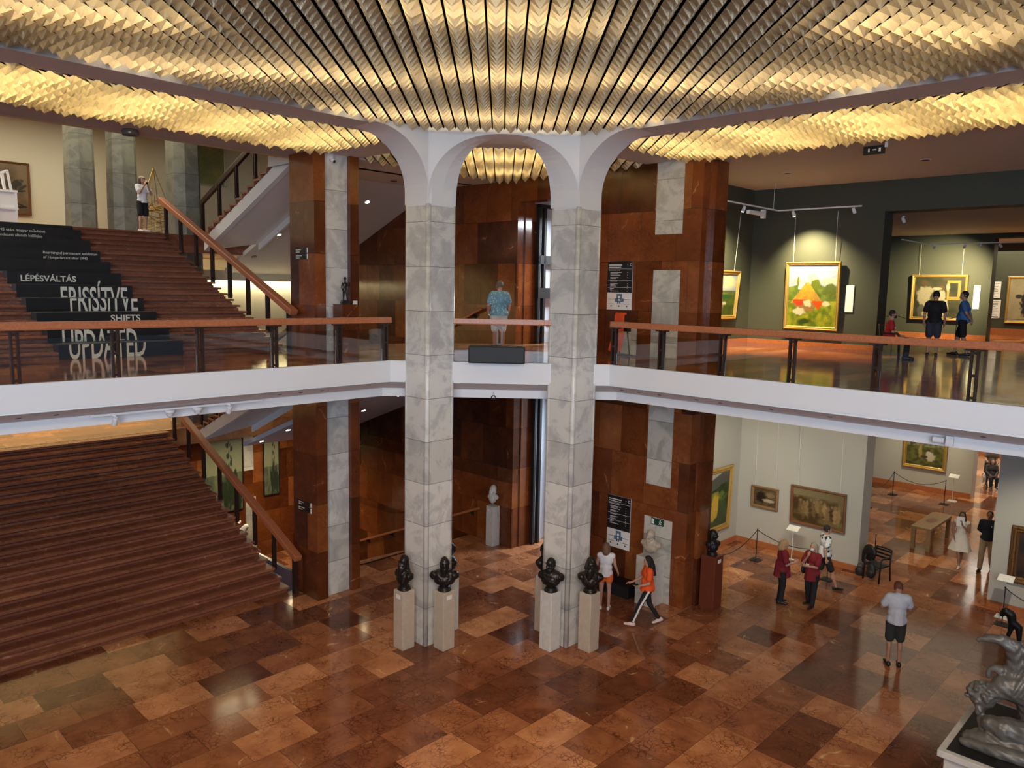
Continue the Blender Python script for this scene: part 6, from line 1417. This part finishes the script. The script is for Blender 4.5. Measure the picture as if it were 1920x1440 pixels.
# 7 walking woman
def x7(root, s, J, H, Rh):
    m_ = MB(); c = J['wL'] + Vector((0.02, .09, .03)) * s; m_.box(c.x - .035, c.x + .035, c.y - .07, c.y + .07, c.z, c.z + .012); m_.build('phone', 'iron', root)
    for k, q in (('L', -1),):
        m_ = MB(); m_.bar(J['h' + k] + Vector((q * .098 * s, 0, 0)), J['k' + k] + Vector((q * .082 * s, 0, 0)), .012, .045 * s, upv=(0, 1, 0)); m_.bar(J['k' + k] + Vector((q * .082 * s, 0, 0)), J['a' + k].lerp(J['k' + k], .08) + Vector((q * .062 * s, 0, 0)), .012, .04 * s, upv=(0, 1, 0)); m_.build('white_stripe', 'paper', root)
person('woman in orange t-shirt and black trousers walking left past the niche with a phone', W(14.80, 9.78, 0), 182, 1.68, dict(kR=(.09, -.08, .50), aR=(.09, -.33, .12), kL=(-.09, .20, .51), aL=(-.09, .36, .10), pel=(0, 0, .90), eL=(-.21, .02, 1.10), wL=(-.16, .24, 1.02), eR=(.20, .10, 1.10), wR=(.10, .36, 1.02), hpitch=-12, feet={'L': (0, 1, .15), 'R': (0, 1, -.35)},
       hands={'L': dict(d=(.2, 1, 0), n=(0, 0, 1), side=-1), 'R': dict(d=(0, 1, 0), n=(0, 0, -1))}), ('tee', ORG, .024), ('leggings', BLACK), cloth((0.78, 0.62, 0.58)), ('long', (0.010, 0.008, 0.008)), extras=x7)
# 8,9 attendants
def badge(col=(0.8, 0.8, 0.8)):
    def f_(root, s, J, H, Rh):
        m_ = MB(); c = J['waist'] + Vector((.03, .175, .05)) * s; m_.box(c.x - .045, c.x + .045, c.y, c.y + .006, c.z - .03, c.z + .03); m_.build('badge', 'paper', root)
    return f_
def x9(root, s, J, H, Rh):
    mask((0.75, 0.75, 0.75))(root, s, J, H, Rh); badge()(root, s, J, H, Rh)
    m_ = Blob(); m_.ell((.235 * s, .04, .93 * s), (.05, .09, .12)); m_.mesh('shoulder_bag', 'black', root, 0.012)
person('attendant with long blond hair in a dark red tunic and black trousers holding a phone', W(18.42, 8.17, 0), -12, 1.66, dict(eR=(.22, .06, 1.10), eL=(-.21, .08, 1.10), wR=(.07, .26, 1.12), wL=(-.04, .28, 1.14), hpitch=-16, hands={'R': dict(d=(-.3, .8, .4), n=(-1, 0, 0)), 'L': dict(d=(.2, .8, .4), n=(1, 0, 0))}), ('tunic', REDT, .026), ('trousers', BLACK), SHB, ('bob', (0.42, 0.27, 0.14)), build=1.15, extras=badge())
person('attendant with short grey hair and white mask in dark red tunic, hand at chin', W(18.78, 7.55, 0), 212, 1.66, dict(eR=(.21, .14, 1.10), eL=(-.20, .12, 1.12), wR=(.02, .20, 1.36), wL=(.05, .22, 1.10), hands={'R': dict(d=(-.2, -.1, 1), n=(-.3, -1, 0)), 'L': dict(d=(1, .1, 0), n=(0, -1, 0))}, aR=(.13, -.10, .085), aL=(-.12, .10, .085)), ('tunic', REDT, .028), ('trousers', BLACK), SHB, ('bob', (0.33, 0.27, 0.23)), build=1.2, extras=x9)
# 10 floral shirt
person('young man in white shirt with black flowers and black shorts walking right', W(20.15, 7.80, 0), 0, 1.76, dict(kR=(.09, .16, .51), aR=(.09, .30, .09), kL=(-.09, -.06, .50), aL=(-.09, -.30, .12), eR=(.23, -.10, 1.12), wR=(.23, -.06, .88), eL=(-.22, .04, 1.12), wL=(-.22, .16, .92), feet={'L': (0, 1, -.45)}, hpitch=-8), ('tee', FLOW, .028), ('bermuda', BLACK), SHB, ('short', (0.015, 0.010, 0.008)))
# 11 man in white shirt, foreground
person('man in loose white shirt and dark shorts seen from behind, standing alone', W(16.98, 4.98, 0), 76, 1.86, dict(eR=(.245, .10, 1.13), eL=(-.245, .10, 1.13), wR=(.06, .26, 1.17), wL=(-.04, .27, 1.13), hands={'R': dict(d=(-1, 0, 0), n=(0, -1, 0)), 'L': dict(d=(1, 0, 0), n=(0, -1, 0))}, hpitch=-26, head=(0, .07, 1.555)), ('tee', cloth((0.62, 0.66, 0.72)), .03), ('bermuda', DGREY), SHB, ('short', (0.16, 0.045, 0.02)), build=1.05)
# 12, 13 couple in the opening
def x12(root, s, J, H, Rh):
    m_ = MB(); c = H(0.03, .17, -.15); m_.bar(c + Vector((0, 0, -.14)), c + Vector((0, 0, .14)), .21, .008, upv=(0, 1, 0)); m_.build('leaflet', 'paper', root)
person('woman in white dress holding a white leaflet and walking out of the far room', W(24.84, 5.75, 0), 235, 1.66, dict(eR=(.22, .04, 1.12), eL=(-.20, .08, 1.14), wR=(.16, .10, .90), wL=(-.02, .20, 1.34), kR=(.03, .10, .50), aR=(-.03, .16, .09), kL=(-.06, -.02, .50), aL=(-.03, -.14, .10), hands={'L': dict(d=(.1, .2, 1), n=(1, 0, 0))}), ('sleeveless', cloth((0.72, 0.68, 0.60)), .010), ('skirt', cloth((0.72, 0.68, 0.60)), .30), SHW, ('long', (0.03, 0.015, 0.01)), skinc=(0.30, 0.15, 0.10), build=0.88, extras=x12)
def x13(root, s, J, H, Rh):
    m_ = MB()
    for q in (-1, 1): m_.box(*[v for v in (0, 0)], 0, 0, 0, 0) if False else None
    for q in (-1, 1): m_.tube([H(q * .031 + .020 * cos(a * pi / 5), .102, .016 + .014 * sin(a * pi / 5)) for a in range(11)], .0022, 5)
    m_.build('glasses', 'iron', root); m_ = MB(); c = J['chest'] + Vector((-.08, .132, .03)) * s; m_.box(c.x - .012, c.x + .012, c.y, c.y + .006, c.z - .02, c.z + .02); m_.build('chest_emblem', 'paper', root)
person('man in dark navy sweater, khaki trousers and glasses walking beside the woman in white', W(25.1, 5.12, 0), 228, 1.76, dict(eR=(.24, -.10, 1.12), eL=(-.24, -.10, 1.12), wR=(.08, -.20, .96), wL=(-.06, -.20, .95), kR=(.10, .14, .51), aR=(.11, .18, .085), kL=(-.10, -.05, .50), aL=(-.10, -.24, .12)), ('long', DNAVY, .024), ('trousers', KHAKI), SHB, ('short', (0.03, 0.02, 0.015)), skinc=(0.34, 0.17, 0.11), build=1.1, extras=x13)
# 14, 15 wheelchair pair far away
wl = W(36.5, 7.55, 0)
root = thing('wheelchair', 'wheelchair with a pale wheel rim in the farthest ground floor doorway', 'wheelchair', wl, radians(160))
for s_ in (-1, 1):
    m_ = MB(); m_.tube([(s_ * 0.27, 0.30 * cos(a * pi / 12), 0.31 + 0.30 * sin(a * pi / 12)) for a in range(25)], 0.016, 6, cap=False); m_.build('wheel_rim', 'whitem', root)
    m_ = MB()
    for a in range(8): m_.tube([(s_ * 0.27, 0, 0.31), (s_ * 0.27, 0.29 * cos(a * pi / 4), 0.31 + 0.29 * sin(a * pi / 4))], 0.004, 4)
    m_.build('spokes', 'iron', root)
    m_ = MB(); m_.tube([(s_ * 0.22, 0.42 + 0.09 * cos(a * pi / 6), 0.10 + 0.09 * sin(a * pi / 6)) for a in range(13)], 0.014, 6, cap=False); m_.build('front_wheel', 'iron', root)
m_ = MB()
for s_ in (-1, 1): m_.tube([(s_ * 0.22, -0.22, 0.98), (s_ * 0.22, -0.22, 0.48), (s_ * 0.22, 0.28, 0.46), (s_ * 0.2, 0.45, 0.12), (s_ * 0.1, 0.6, 0.10)], 0.014, 6)
m_.box(-0.22, 0.22, -0.22, 0.26, 0.44, 0.48); m_.box(-0.22, 0.22, -0.24, -0.21, 0.5, 0.9); m_.build('seat_frame', 'black', root)
person('person with dark hair sitting in the wheelchair in the farthest doorway', wl + Vector((0, 0, 0.0)), 250, 1.60, dict(SIT, aR=(.10, .50, .17), aL=(-.10, .50, .17)), ('long', cloth((0.05, 0.05, 0.055)), .02), ('trousers', BLACK), SHB, ('bob', (0.02, 0.015, 0.012)))
person('person in grey-brown shirt pushing the wheelchair in the farthest doorway', wl + Vector((0.28, 0.55, 0)), 250, 1.78, dict(eR=(.22, .12, 1.10), eL=(-.22, .12, 1.10), wR=(.20, .33, 1.02), wL=(-.20, .33, 1.02), hpitch=-14, chest=(0, .07, 1.26), neck=(0, .12, 1.41), head=(0, .17, 1.56), sR=(.175, .09, 1.36), sL=(-.175, .09, 1.36)), ('tee', cloth((0.16, 0.13, 0.11)), .03), ('trousers', BLACK), SHB, ('short', (0.04, 0.03, 0.025)), build=1.2)

bpy.data.scenes.remove(TMP)
